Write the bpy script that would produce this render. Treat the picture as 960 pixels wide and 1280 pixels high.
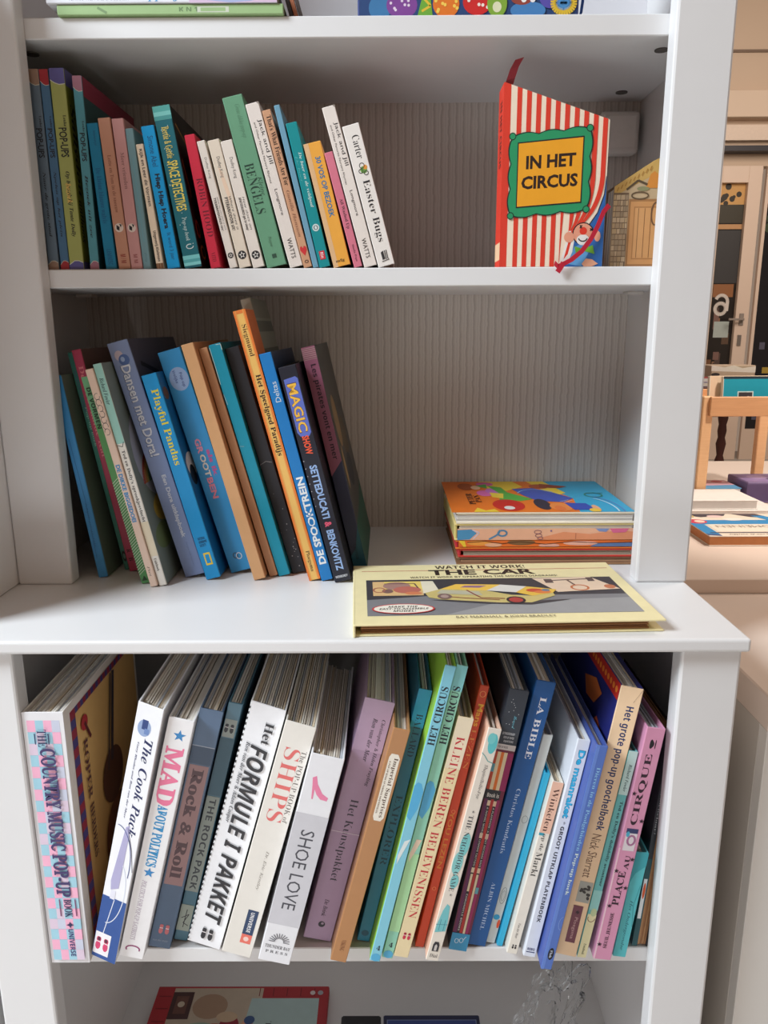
import bpy, bmesh, math, random
from mathutils import Vector, Matrix
random.seed(7)
for o in list(bpy.data.objects): bpy.data.objects.remove(o)
S = bpy.context.scene
COL = S.collection
# ------------------------------------------------------------------ camera
F, PITCH, YAW, ROLL, CX, CZ = 972.02, 0.2338, -0.0042, -0.0051, 0.0132, 0.3375
cd = bpy.data.cameras.new('camera'); cam = bpy.data.objects.new('camera', cd); COL.objects.link(cam)
cd.sensor_fit = 'VERTICAL'; cd.sensor_height = 32.0; cd.lens = F / 1280 * 32.0; cd.clip_start = .02; cd.clip_end = 60
fw = Vector((math.sin(YAW)*math.cos(PITCH), math.cos(YAW)*math.cos(PITCH), -math.sin(PITCH)))
rt = Vector((math.cos(YAW), -math.sin(YAW), 0)); up = rt.cross(fw)
r2 = rt*math.cos(ROLL) + up*math.sin(ROLL); u2 = up*math.cos(ROLL) - rt*math.sin(ROLL)
M = Matrix((r2, u2, -fw)).transposed().to_4x4(); M.translation = Vector((CX, -1.0, CZ)); cam.matrix_world = M
S.camera = cam
# ------------------------------------------------------------------ light
W = bpy.data.worlds.new('world'); S.world = W; W.use_nodes = True
bg = W.node_tree.nodes['Background']; bg.inputs[0].default_value = (1.0, .73, .55, 1); bg.inputs[1].default_value = .27
def area(name, loc, tgt, sx, sy, watts, col):
    l = bpy.data.lights.new(name, 'AREA'); l.shape = 'RECTANGLE'; l.size = sx; l.size_y = sy; l.energy = watts; l.color = col
    o = bpy.data.objects.new(name, l); COL.objects.link(o); o.location = loc
    o.rotation_euler = (Vector(tgt) - Vector(loc)).to_track_quat('-Z', 'Y').to_euler(); return o
area('window_daylight', (-2.1, -1.2, 2.15), (0, 0, 0), 1.0, 1.0, 130, (.86, .94, 1.0))
area('low_front_fill', (-.5, -1.5, -.75), (-.1, 0, -.95), .9, .4, 6.5, (.95, .97, 1.0))  # added fill with no real source, lifts the lower cabinet front
area('shop_lamp', (3.2, 3.6, 2.6), (3.2, 5.4, .4), 1.6, 1.6, 78, (1.0, .86, .74))
area('table_fill', (1.9, .75, 1.9), (1.2, .9, -.1), .5, .5, 20, (1.0, .88, .78))  # added fill above the display table, brightens the right background
sl = bpy.data.lights.new('table_fill_spot', 'SPOT'); sl.energy = 95; sl.color = (1.0, .9, .8); sl.spot_size = math.radians(50); sl.spot_blend = .5; sl.shadow_soft_size = .08  # added spot fill, lifts the rack, books and box on the table
so = bpy.data.objects.new('table_fill_spot', sl); COL.objects.link(so); so.location = (1.15, .0, 1.5); so.rotation_euler = (Vector((1.0, .85, -.02))-Vector(so.location)).to_track_quat('-Z', 'Y').to_euler()
S.view_settings.view_transform = 'Standard'; S.view_settings.look = 'None'; S.view_settings.gamma = 1
S.view_settings.use_curve_mapping = False; S.view_settings.exposure = 0.0
# ------------------------------------------------------------------ materials
MATS = {}
def s2l(c): return tuple(((v/255)/12.92 if v/255 <= .04045 else ((v/255+.055)/1.055)**2.4) for v in c)
def mat(col, rough=.5, var=.07, scale=60., bump=0., kind=''):
    key = (tuple(col), rough, var, scale, bump, kind)
    if key in MATS: return MATS[key]
    m = bpy.data.materials.new('paint_%d_%d_%d%s' % (*[int(c) for c in col], kind)); m.use_nodes = True
    nt = m.node_tree; b = nt.nodes['Principled BSDF']; b.inputs['Roughness'].default_value = rough
    L = s2l(col)
    tc = nt.nodes.new('ShaderNodeTexCoord'); nz = nt.nodes.new('ShaderNodeTexNoise'); nz.inputs['Scale'].default_value = scale; nz.inputs['Detail'].default_value = 4
    nt.links.new(tc.outputs['Object'], nz.inputs['Vector'])
    mx = nt.nodes.new('ShaderNodeMix'); mx.data_type = 'RGBA'
    mx.inputs[6].default_value = (*[min(1, v*(1-var)) for v in L], 1); mx.inputs[7].default_value = (*[min(1, v*(1+var)) for v in L], 1)
    nt.links.new(nz.outputs['Fac'], mx.inputs[0]); nt.links.new(mx.outputs[2], b.inputs['Base Color'])
    if bump:
        bp = nt.nodes.new('ShaderNodeBump'); bp.inputs['Strength'].default_value = bump; bp.inputs['Distance'].default_value = .002
        nt.links.new(nz.outputs['Fac'], bp.inputs['Height']); nt.links.new(bp.outputs[0], b.inputs['Normal'])
    MATS[key] = m; return m
def wood(col, col2, scale=(3, 3, 40)):
    m = bpy.data.materials.new('wood'); m.use_nodes = True; nt = m.node_tree; b = nt.nodes['Principled BSDF']; b.inputs['Roughness'].default_value = .5
    tc = nt.nodes.new('ShaderNodeTexCoord'); mp = nt.nodes.new('ShaderNodeMapping'); mp.inputs['Scale'].default_value = scale
    nz = nt.nodes.new('ShaderNodeTexNoise'); nz.inputs['Scale'].default_value = 6; nz.inputs['Detail'].default_value = 6
    mx = nt.nodes.new('ShaderNodeMix'); mx.data_type = 'RGBA'; mx.inputs[6].default_value = (*s2l(col), 1); mx.inputs[7].default_value = (*s2l(col2), 1)
    nt.links.new(tc.outputs['Object'], mp.inputs[0]); nt.links.new(mp.outputs[0], nz.inputs['Vector']); nt.links.new(nz.outputs['Fac'], mx.inputs[0]); nt.links.new(mx.outputs[2], b.inputs['Base Color'])
    return m
def bead_mat():
    m = bpy.data.materials.new('striped_wallpaper_board'); m.use_nodes = True; nt = m.node_tree; N = nt.nodes; K = nt.links
    b = N['Principled BSDF']; b.inputs['Roughness'].default_value = .6
    tc = N.new('ShaderNodeTexCoord'); sp = N.new('ShaderNodeSeparateXYZ'); K.new(tc.outputs['Object'], sp.inputs[0])
    nz = N.new('ShaderNodeTexNoise'); nz.inputs['Scale'].default_value = 90; K.new(tc.outputs['Object'], nz.inputs['Vector'])
    a = N.new('ShaderNodeMath'); a.operation = 'MULTIPLY_ADD'; a.inputs[1].default_value = .004; K.new(nz.outputs['Fac'], a.inputs[0]); K.new(sp.outputs[0], a.inputs[2])
    f = N.new('ShaderNodeMath'); f.operation = 'MULTIPLY'; f.inputs[1].default_value = 1/.0113; K.new(a.outputs[0], f.inputs[0])
    fr = N.new('ShaderNodeMath'); fr.operation = 'FRACT'; K.new(f.outputs[0], fr.inputs[0])
    cr = N.new('ShaderNodeValToRGB'); K.new(fr.outputs[0], cr.inputs[0]); e = cr.color_ramp.elements
    e[0].position = 0; e[0].color = (*s2l((176, 168, 162)), 1); e[1].position = 1; e[1].color = (*s2l((176, 168, 162)), 1)
    for p, c in ((.10, (196, 188, 181)), (.45, (213, 207, 201)), (.52, (199, 192, 186)), (.8, (215, 209, 203)), (.93, (196, 188, 181))):
        x = e.new(p); x.color = (*s2l(c), 1)
    K.new(cr.outputs[0], b.inputs['Base Color']); return m
def clear_mat():
    m = bpy.data.materials.new('clear_plastic_film'); m.use_nodes = True; nt = m.node_tree; N = nt.nodes
    out = N['Material Output']; tr = N.new('ShaderNodeBsdfTransparent'); gl = N.new('ShaderNodeBsdfGlossy'); gl.inputs['Roughness'].default_value = .12
    df = N.new('ShaderNodeBsdfDiffuse'); df.inputs[0].default_value = (.85, .88, .9, 1)
    fz = N.new('ShaderNodeFresnel'); fz.inputs[0].default_value = 1.12
    m1 = N.new('ShaderNodeMixShader'); m1.inputs[0].default_value = .03; m2 = N.new('ShaderNodeMixShader')
    nt.links.new(tr.outputs[0], m1.inputs[1]); nt.links.new(df.outputs[0], m1.inputs[2]); nt.links.new(fz.outputs[0], m2.inputs[0])
    nt.links.new(m1.outputs[0], m2.inputs[1]); nt.links.new(gl.outputs[0], m2.inputs[2]); nt.links.new(m2.outputs[0], out.inputs[0]); return m
def glass_mat():
    m = bpy.data.materials.new('dark_door_glass'); m.use_nodes = True; b = m.node_tree.nodes['Principled BSDF']
    b.inputs['Base Color'].default_value = (.9, .92, .95, 1); b.inputs['Roughness'].default_value = .03; b.inputs['Transmission Weight'].default_value = 1; b.inputs['IOR'].default_value = 1.02
    return m
WHITE = mat((229, 229, 230), .38, .015, 25); WHITE2 = mat((226, 225, 225), .42, .015, 25)
# ------------------------------------------------------------------ mesh building
def link(o, parent=None):
    COL.objects.link(o)
    if parent: o.parent = parent
    return o
def empty(name, loc=(0, 0, 0), rot=(0, 0, 0), **props):
    o = bpy.data.objects.new(name, None); o.empty_display_size = .02; o.location = loc; o.rotation_euler = rot; link(o); tag(o, **props); return o
def tag(o, label=None, category=None, group=None, kind=None):
    for k, v in (('label', label), ('category', category), ('group', group), ('kind', kind)):
        if v: o[k] = v
    return o
class MB:
    def __init__(s): s.bm = bmesh.new(); s.mats = []
    def mi(s, m):
        if not isinstance(m, bpy.types.Material): m = mat(m)
        if m not in s.mats: s.mats.append(m)
        return s.mats.index(m)
    def hexa(s, P, m, bev=0., seg=1):
        v = [s.bm.verts.new(p) for p in P]; fs = []
        for q in ((0, 3, 2, 1), (4, 5, 6, 7), (0, 1, 5, 4), (1, 2, 6, 5), (2, 3, 7, 6), (3, 0, 4, 7)):
            f = s.bm.faces.new([v[i] for i in q]); f.material_index = s.mi(m); fs.append(f)
        if bev:
            es = list({e for f in fs for e in f.edges}); bmesh.ops.bevel(s.bm, geom=es, offset=bev, segments=seg, affect='EDGES', profile=.5, clamp_overlap=True)
        return s
    def box(s, lo, hi, m, bev=0., seg=1):
        (a, b, c), (d, e, f) = lo, hi
        return s.hexa([(a, b, c), (d, b, c), (d, e, c), (a, e, c), (a, b, f), (d, b, f), (d, e, f), (a, e, f)], m, bev, seg)
    def prism(s, pts, vec, m):
        vec = Vector(vec); A = [s.bm.verts.new(p) for p in pts]; B = [s.bm.verts.new(Vector(p)+vec) for p in pts]; k = s.mi(m); n = len(pts)
        for f in [A[::-1], B] + [[A[i], A[(i+1) % n], B[(i+1) % n], B[i]] for i in range(n)]:
            s.bm.faces.new(f).material_index = k
        return s
    def lathe(s, prof, cx, cy, m, n=24):
        k = s.mi(m); R = []
        for r, z in prof: R.append([s.bm.verts.new((cx+r*math.cos(2*math.pi*i/n), cy+r*math.sin(2*math.pi*i/n), z)) for i in range(n)])
        for a, b in zip(R, R[1:]):
            for i in range(n): f = s.bm.faces.new((a[i], a[(i+1) % n], b[(i+1) % n], b[i])); f.material_index = k; f.smooth = True
        s.bm.faces.new(R[0][::-1]).material_index = k; s.bm.faces.new(R[-1]).material_index = k; return s
    def strip(s, pts, wvec, thick, m):
        """a ribbon: band of width wvec along pts with a little thickness"""
        k = s.mi(m); wv = Vector(wvec); tv = Vector((0, thick, 0)); rings = []
        for p in pts:
            p = Vector(p); rings.append([s.bm.verts.new(q) for q in (p-wv/2, p+wv/2, p+wv/2+tv, p-wv/2+tv)])
        for a, b in zip(rings, rings[1:]):
            for i in range(4): f = s.bm.faces.new((a[i], a[(i+1) % 4], b[(i+1) % 4], b[i])); f.material_index = k
        s.bm.faces.new(rings[0][::-1]).material_index = k; s.bm.faces.new(rings[-1]).material_index = k; return s
    def build(s, name, parent=None):
        bmesh.ops.recalc_face_normals(s.bm, faces=[f for f in s.bm.faces if not f.tag])
        me = bpy.data.meshes.new(name); s.bm.to_mesh(me); s.bm.free()
        for m in s.mats: me.materials.append(m)
        o = bpy.data.objects.new(name, me); link(o, parent); return o
# ---- lettering
STY = {'sb': (0x1D400, 0x1D41A), 'si': (0x1D434, 0x1D44E), 'sbi': (0x1D468, 0x1D482), 'sc': (0x1D4D0, 0x1D4EA), 'b': (0x1D5D4, 0x1D5EE), 'bi': (0x1D63C, 0x1D656), 'i': (0x1D608, 0x1D622), 'm': (0x1D670, 0x1D68A)}
def styled(t, st):
    if st in ('sr', 'sx'): st = 'sb'
    if st not in STY: return t
    U, L = STY[st]; r = ''
    for c in t:
        if st == 'si' and c == 'h': r += '\u210e'
        elif 'A' <= c <= 'Z': r += chr(U+ord(c)-65)
        elif 'a' <= c <= 'z': r += chr(L+ord(c)-97)
        elif c.isdigit() and st in ('sb', 'sbi', 'b', 'bi'): r += chr((0x1D7CE if st[0] == 's' else 0x1D7EC)+int(c))
        else: r += c
    return r
TXT = {}
TC = bpy.data.curves.new('lettering', 'FONT'); TC.resolution_u = 2; TO = bpy.data.objects.new('lettering', TC)
def text_shape(t, st):
    key = (t, st)
    if key not in TXT:
        c = TC; c.body = styled(t, st); c.offset = 0
        if st == 'sr': c.offset = -.012
        if st == 'sx': c.offset = .022
        if st == 'h': c.offset = .02
        if st == 'x': c.offset = .035
        me = bpy.data.meshes.new_from_object(TO); V = [v.co.copy() for v in me.vertices]; P = [tuple(p.vertices) for p in me.polygons]
        bpy.data.meshes.remove(me)
        xs = [v.x for v in V]; ys = [v.y for v in V]; x0, x1, y0, y1 = min(xs), max(xs), min(ys), max(ys)
        TXT[key] = ([((v.x-x0)/(x1-x0), (v.y-y0)/(y1-y0)) for v in V], P)
    return TXT[key]
class Face:
    """a flat printed face: a runs 0..1 across, b 0..1 down from the top; prints sit a hair proud of the surface, each layer over the last"""
    def __init__(s, mb, O, A, B, N): s.mb = mb; s.O = Vector(O); s.A = Vector(A); s.B = Vector(B); s.N = Vector(N).normalized(); s.k = 0; s.la = s.A.length; s.lb = s.B.length
    def pt(s, a, b):
        a = min(1., max(0., a)); b = min(1., max(0., b)); return s.O + s.A*a + s.B*b + s.N*(.00012 + .00003*s.k)
    def poly(s, pts, m, keep=False):
        bm = s.mb.bm; vs = [bm.verts.new(s.pt(*p)) for p in pts]; f = bm.faces.new(vs); f.normal_update()
        if f.normal.dot(s.N) < 0: f.normal_flip()
        f.material_index = s.mb.mi(m); f.tag = True
        if not keep: s.k += 1
    def draw(s, items):
        for it in items: getattr(s, 'd_'+it[0])(*it[1:])
    def d_r(s, m, a0, a1, b0, b1): s.poly([(a0, b0), (a1, b0), (a1, b1), (a0, b1)], m)
    def d_p(s, m, pts): s.poly(pts, m)
    def d_o(s, m, a, b, r, n=20): q = s.la/s.lb; s.poly([(a+r*math.cos(i*6.2832/n), b+r*q*math.sin(i*6.2832/n)) for i in range(n)], m)
    def d_e(s, m, a, b, ra, rb, rot=0, n=22):
        c, d = math.cos(rot), math.sin(rot); q = s.la/s.lb; P = []
        for i in range(n):
            x, y = ra*math.cos(i*6.2832/n), rb/q*math.sin(i*6.2832/n); P.append((a+x*c-y*d, b+(x*d+y*c)*q))
        s.poly(P, m)
    def d_s(s, m, a, b, r, n=5):
        q = s.la/s.lb; s.poly([(a+(r if i % 2 == 0 else r*.42)*math.sin(i*math.pi/n), b-(r if i % 2 == 0 else r*.42)*q*math.cos(i*math.pi/n)) for i in range(2*n)], m)
    def d_l(s, m, w, pts):
        q = s.la/s.lb
        for (a, b), (c, d) in zip(pts, pts[1:]):
            dx, dy = c-a, (d-b)/q; L = math.hypot(dx, dy) or 1; nx, ny = -dy/L*w/2, dx/L*w/2*q
            s.poly([(a+nx, b+ny), (c+nx, d+ny), (c-nx, d-ny), (a-nx, b-ny)], m, True)
        s.k += 1
    def d_c(s, m, w, a, b, ra, rb, t0=0, t1=360, n=28):  # arc, rb in units of the face height
        s.d_l(m, w, [(a+ra*math.cos(math.radians(t0+(t1-t0)*i/n)), b+rb*math.sin(math.radians(t0+(t1-t0)*i/n))) for i in range(n+1)])
    def letters(s, t, st, m, f):
        V, P = text_shape(t, st); bm = s.mb.bm; k = s.mb.mi(m); vs = [bm.verts.new(s.pt(*f(x, y))) for x, y in V]
        for p in P:
            try: fc = bm.faces.new([vs[i] for i in p])
            except ValueError: continue
            fc.normal_update()
            if fc.normal.dot(s.N) < 0: fc.normal_flip()
            fc.material_index = k; fc.tag = True
        s.k += 1
    def d_t(s, t, st, m, b0, b1, a, ah, d=1):
        if d > 0: s.letters(t, st, m, lambda x, y: (a+(y-.5)*ah, b0+x*(b1-b0)))
        else: s.letters(t, st, m, lambda x, y: (a-(y-.5)*ah, b1-x*(b1-b0)))
    def d_h(s, t, st, m, a0, a1, b, bh): s.letters(t, st, m, lambda x, y: (a0+x*(a1-a0), b-(y-.5)*bh))
    def d_shoes(s, m, a, b, r, m2=None):
        for k in (-1, 1):
            q = s.la/s.lb; x = a+k*r*.62; P = [(0, -1.15), (.26, -1.1), (.36, -.75), (.30, -.2), (.40, .3), (.38, .8), (.16, 1.2), (-.1, 1.2), (-.32, .8), (-.36, .3), (-.24, -.2), (-.34, -.75), (-.24, -1.1)]
            s.poly([(x+k*px*r*1.15, b+py*r*q) for px, py in P], m)
            s.d_e(m2 or m, x, b-.75*r*q, r*.28, r*.34*q); s.d_l((236, 228, 230), r*.16, [(x-r*.36, b-.25*r*q), (x+r*.36, b-.22*r*q)])
# ------------------------------------------------------------------ measured room dimensions (metres)
iL, iR, oR, oL, BK = -.4133, .3478, .4171, -.4862, .3062
z2t, z2b, z1t, z1b = .4102, .3873, .6949, .6714
CF, CTH, YL = -.1966, .0159, -.1846
oLR, iLR, iLL, oLL = .4122, .3439, -.4118, -.4802
zbt, zbb, TS = -.4395, -.4610, .0276
FLOOR = -.965
# ------------------------------------------------------------------ setting
m_floor = mat((176, 172, 166), .45, .05, 4)
f = MB().box((-3.2, -3.0, FLOOR-.05), (6.5, 7.2, FLOOR), m_floor).build('floor'); tag(f, kind='structure')
m_wall = mat((216, 196, 176), .6, .02, 3); m_wallR = mat((206, 184, 162), .6, .02, 3)
w = MB().box((-3.2, BK+.03, FLOOR), (.435, BK+.13, 2.4), mat((206, 200, 194), .7, .02, 3)).build('wall_back'); tag(w, kind='structure')
# far shop front: wall pieces round the door
wb = MB()
wb.box((2.2, 6.72, FLOOR), (3.02, 6.86, 1.76), m_wall).box((2.2, 6.72, 1.76), (6.2, 6.86, 3.4), m_wallR).box((5.0, 6.72, FLOOR), (6.2, 6.86, 1.76), m_wall)
wb.box((2.2, 6.700, 2.705), (6.2, 6.725, 2.725), (120, 100, 84)).box((2.2, 6.60, 2.15), (6.2, 6.73, 2.37), m_wall, .004).box((2.2, 6.66, 1.97), (6.2, 6.73, 2.10), (226, 208, 192)).box((2.2, 6.58, 1.865), (6.2, 6.73, 1.91), (44, 44, 52))
tag(wb.build('wall_far'), kind='structure')
# door with glass and its fittings
dr = empty('door_1', (3.02, 6.66, FLOOR), kind='structure')
mW = mat((226, 205, 188), .45, .02, 8); mD = mat((30, 28, 30), .25, .2, 6)
fr = MB(); H = 2.72
fr.box((0, 0, 0), (.085, .05, H), mW, .003).box((.325, 0, 0), (.45, .05, H), mW, .003).box((.085, 0, 2.575), (.325, .05, H), mW, .003).box((.085, 0, 0), (.325, .05, .42), mW, .003).build('door_frame', dr)
fr2 = MB(); fr2.box((.50, .02, 0), (.53, .06, H), mW).box((1.25, .02, 0), (1.4, .06, H), mW).box((.53, .02, 2.4), (1.25, .06, H), mW).box((.53, .02, 0), (1.25, .06, .3), mW).build('side_frame', dr)
# what shows through the panes: a dark interior with shelf edges
pn = MB().box((.08, .05, .40), (.33, .058, 2.60), mat((42, 38, 36), .2, .5, 5)); F1 = Face(pn, (.085, .05, 2.575), (.24, 0, 0), (0, 0, -2.155), (0, -1, 0))
rr = random.Random(3)
F1.draw([('r', (206, 160, 96), 0, 1, 0, .085), ('r', (60, 56, 44), 0, 1, .085, .16), ('r', (196, 150, 104), 0, 1, .165, .185), ('r', (58, 58, 60), 0, 1, .19, .41), ('r', (150, 100, 62), .1, .9, .415, .47)])
for k in range(9): F1.d_o((46, 40, 30), rr.uniform(.1, .9), rr.uniform(.01, .08), rr.uniform(.06, .13))
for k in range(16): a = rr.uniform(0, .7); b = rr.uniform(.5, .9); F1.d_r(rr.choice([(120, 82, 54), (96, 74, 58), (150, 112, 84), (84, 66, 60), (128, 98, 90)]), a, a+rr.uniform(.1, .3), b, b+rr.uniform(.03, .08))
F1.draw([('r', (178, 190, 186), .25, .85, .575, .645), ('r', (226, 222, 224), .1, .75, .79, .845), ('r', (150, 140, 150), .18, .66, .815, .82), ('c', (222, 214, 206), .14, .45, .52, .21, .0235, 0, 360), ('c', (222, 214, 206), .13, .47, .492, .24, .030, 205, 360), ('l', (222, 214, 206), .13, [(.71, .49), (.70, .53)])])
pn.build('glass_pane', dr)
p2 = MB().box((.53, .06, .28), (1.25, .07, 2.42), mat((24, 25, 32), .25, .3, 5)); F2 = Face(p2, (.53, .06, 2.42), (.72, 0, 0), (0, 0, -2.14), (0, -1, 0))
for k in range(18): a = rr.uniform(.1, .9); b = rr.uniform(.35, .95); F2.d_r(rr.choice([(150, 96, 60), (60, 90, 70), (176, 150, 60), (120, 40, 40), (90, 90, 110)]), a, min(1, a+rr.uniform(.05, .12)), b, min(1, b+rr.uniform(.02, .05)))
for k in range(8): F2.d_o((50, 66, 40), rr.uniform(.05, .6), rr.uniform(.0, .12), .06)
p2.build('glass_pane', dr)
hd = MB().box((.36, -.012, 1.30), (.40, 0, 1.41), (150, 140, 132), .002).box((.36, -.012, 1.11), (.395, 0, 1.21), (120, 112, 106), .002).box((.24, -.06, 1.345), (.385, -.04, 1.365), (150, 140, 132), .004).box((.37, -.05, 1.345), (.39, 0, 1.365), (150, 140, 132)).build('door_handle', dr)
# ------------------------------------------------------------------ bookcase: upper hutch
bc = empty('bookcase', (0, 0, 0), label='white open bookcase with striped back panel standing on the wide countertop', category='bookcase')
TOP = 1.16
for a, b in ((oL, iL), (iR, oR)): MB().box((a, 0, 0), (b, TS, TOP), WHITE, .0032, 2).build('stile', bc)
for a, b in ((oL, oL+.012), (oR-.012, oR)): MB().box((a, TS, 0), (b, BK, TOP), WHITE2).build('side_panel', bc)
MB().box((oL+.012, BK, 0), (oR-.012, BK+.008, z1b), bead_mat()).build('back_panel', bc)
MB().box((oL+.012, BK, z1b), (oR-.012, BK+.008, TOP), mat((232, 230, 234), .5, .01, 20)).build('back_panel', bc)
sh = MB().box((oL+.012, TS, z2b), (oR-.012, BK, z2t), WHITE, .0012).build('shelf', bc)
for x in (-.45, .372): MB().box((x, .20, z2b-.0045), (x+.024, .225, z2b), (206, 202, 198), .001).build('shelf_support', bc)
sh1 = MB().box((oL+.012, TS, z1b), (oR-.012, BK, z1t), WHITE, .0012).build('shelf', bc)
for x, y in ((-.4277, .0753), (.357, .0758), (.3602, .2555)):
    MB().lathe([(.0085, z1b-.0015), (.0085, z1b), (.006, z1b)], x, y, (86, 82, 78), 20).build('screw_cap', sh1)
MB().box((oL, 0, TOP), (oR, BK+.008, TOP+.03), WHITE, .003).build('top_panel', bc)
# small pin holes in the right inner side
for z in (.33, .30): MB().box((oR-.0128, .10, z-.002), (oR-.012, .104, z+.002), (60, 54, 50)).build('pin_hole', bc)
# ------------------------------------------------------------------ base cabinet
cb = empty('base_cabinet', (0, 0, FLOOR), label='white base cabinet with wide countertop and open lower shelves', category='cabinet')
def L(z): return z-FLOOR
MB().box((oL-.012, CF, L(-CTH)), (.4159, BK+.01, L(0)), WHITE, .0035, 3).build('countertop', cb)
for a, b in ((oLL, iLL), (iLR, oLR)): MB().box((a, YL, .0), (b, YL+TS, L(-CTH)), WHITE, .0032, 2).build('stile', cb)
for a, b in ((oLL, oLL+.016), (oLR-.016, oLR)): MB().box((a, YL+TS, .0), (b, BK, L(-CTH)), WHITE2).build('side_panel', cb)
MB().box((oLL+.016, BK-.012, .0), (oLR-.016, BK, L(-CTH)), mat((208, 206, 204), .55, .02, 20)).build('back_panel', cb)
MB().box((oLL+.016, YL+TS, L(zbb)), (oLR-.016, BK-.012, L(zbt)), WHITE, .0012).build('shelf', cb)
MB().box((oLL+.016, YL+TS, L(-.89)), (oLR-.016, BK-.012, L(-.868)), WHITE2).build('bottom_panel', cb)
MB().box((oLL+.016, YL+.01, 0), (oLR-.016, YL+TS, L(-.89)), WHITE2).build('plinth', cb)
# neighbouring unit whose side closes the left end of the countertop
nb = empty('tall_cabinet', (-.60, 0, 0), label='white side of the neighbouring tall cabinet at the left end of countertop', category='cabinet')
nb.location.z = .0003
MB().box((.091, -.16, 0), (.1135, BK-.02, .78), WHITE, .002).build('side_panel', nb)
MB().box((-.4, -.16, .76), (.091, BK-.02, .78), WHITE2, .002).build('top_panel', nb)
MB().box((-.4, -.15, .0), (.091, -.14, .76), WHITE2, .002).build('door', nb)
nb2 = empty('counter_cabinet', (-.9, 0, FLOOR), label='white low cabinet under the neighbouring unit, beyond the left edge of the base cabinet', category='cabinet')
MB().box((-.4, -.18, 0), (.40, BK-.02, .94), WHITE2, .002).build('body', nb2)
MB().box((-.4, CF, .942), (.40, BK-.02, L(0)), WHITE, .002).build('countertop', nb2)
# white box on the back panel
wx = MB().box((.337, BK-.03, .592), (.3975, BK-.0003, .652), (222, 216, 210), .007, 3)
wx.box((.345, BK-.0305, .600), (.390, BK-.0295, .644), (228, 222, 216)); wx = wx.build('junction_box')
tag(wx, 'small white plastic box fixed high on the back panel behind the circus book', 'junction box')
# ------------------------------------------------------------------ low cabinet and table on the right
lc = empty('low_cabinet', (.47, 0, FLOOR), label='pale low cabinet with thick top standing right of the bookcase', category='cabinet')
mP = mat((232, 216, 204), .4, .02, 10)
MB().box((0, -.15, L(-.1405)), (.9, .226, L(-.0963)), mP, .002).build('top', lc)
MB().box((.002, -.126, 0), (.022, .22, L(-.1405)), mat((206, 200, 192), .5, .02, 10), .001).build('side_panel', lc)
MB().box((.002, -.146, 0), (.9, -.1262, L(-.1405)), mat((230, 227, 222), .5, .02, 10), .001).build('door', lc)
MB().box((.022, .2, 0), (.9, .22, L(-.1405)), mP).build('back_panel', lc)
dt = empty('display_table', (.45, .2265, FLOOR), label='pale display table with books spread on it behind the low cabinet', category='table')
TT = -.0712
MB().box((0, 0, L(TT-.026)), (1.3, 1.15, L(TT)), mP, .0015).build('tabletop', dt)
for x in (.03, 1.2):
    for y in (.05, 1.05): MB().box((x, y, 0), (x+.05, y+.05, L(TT-.026)), mP, .003).build('leg', dt)
# ---- measured book places: x, y, skew, lean, thickness, height
LP = {'country': (-0.4112, -0.18, 0.0, 0.0, 0.048, 0.345), 'cook': (-0.3309, -0.1833, -0.2472, 0.2433, 0.0324, 0.359), 'mad': (-0.298, -0.1764, 0.011, 0.2546, 0.0302, 0.3413), 'denim': (-0.2686, -0.1593, 0.0541, 0.2541, 0.0274, 0.3446), 'rockpack': (-0.2498, -0.1458, 0.0446, 0.2582, 0.0172, 0.3478), 'formule': (-0.2039, -0.1609, -0.0938, 0.2821, 0.0436, 0.3492), 'ships': (-0.1626, -0.1741, -0.0335, 0.2804, 0.0372, 0.3333), 'shoe': (-0.1118, -0.1854, 0.0118, 0.2542, 0.0396, 0.2952), 'kunst': (-0.0624, -0.1474, 0.0274, 0.2437, 0.0365, 0.3484), 'imperial': (-0.0411, -0.1817, 0.0148, 0.2449, 0.0199, 0.3305), 'ballard': (-0.0126, -0.1475, 0.0206, 0.2183, 0.0159, 0.3629), 'circusA': (0.0014, -0.1805, 0.0276, 0.2208, 0.0129, 0.4101), 'circusB': (0.0172, -0.1755, 0.0141, 0.2172, 0.0131, 0.4077), 'beren': (0.037, -0.1742, 0.0531, 0.2256, 0.0184, 0.3404), 'red': (0.0577, -0.1574, 0.0097, 0.2032, 0.0111, 0.3723), 'neighbor': (0.0749, -0.1797, 0.0483, 0.2165, 0.016, 0.3284), 'bookis': (0.1118, -0.1629, -0.0038, 0.1825, 0.0229, 0.3668), 'bible': (0.1369, -0.1558, 0.0153, 0.2002, 0.0237, 0.3753), 'glass': (0.1497, -0.1506, 0.0164, 0.2072, 0.0119, 0.3031), 'aqua': (0.159, -0.1555, 0.007, 0.2026, 0.0072, 0.2537), 'winkelen': (0.1754, -0.1689, -0.0347, 0.1941, 0.0131, 0.2487), 'maan': (0.1977, -0.1739, -0.0267, 0.1747, 0.0152, 0.3075), 'dieren': (0.2143, -0.1933, -0.0007, 0.1674, 0.0134, 0.3109), 'goochel': (0.2493, -0.1736, -0.1069, 0.1606, 0.0258, 0.3727), 'ted': (0.2615, -0.1738, 0.0028, 0.1591, 0.0108, 0.2919), 'cirque': (0.2918, -0.1786, 0.0113, 0.1374, 0.0221, 0.3234), 'tealR': (0.3119, -0.1739, -0.0113, 0.1222, 0.0162, 0.1524), 'brown': (0.3448, -0.1555, 0.0, 0.0827, 0.0196, 0.2919)}
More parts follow.
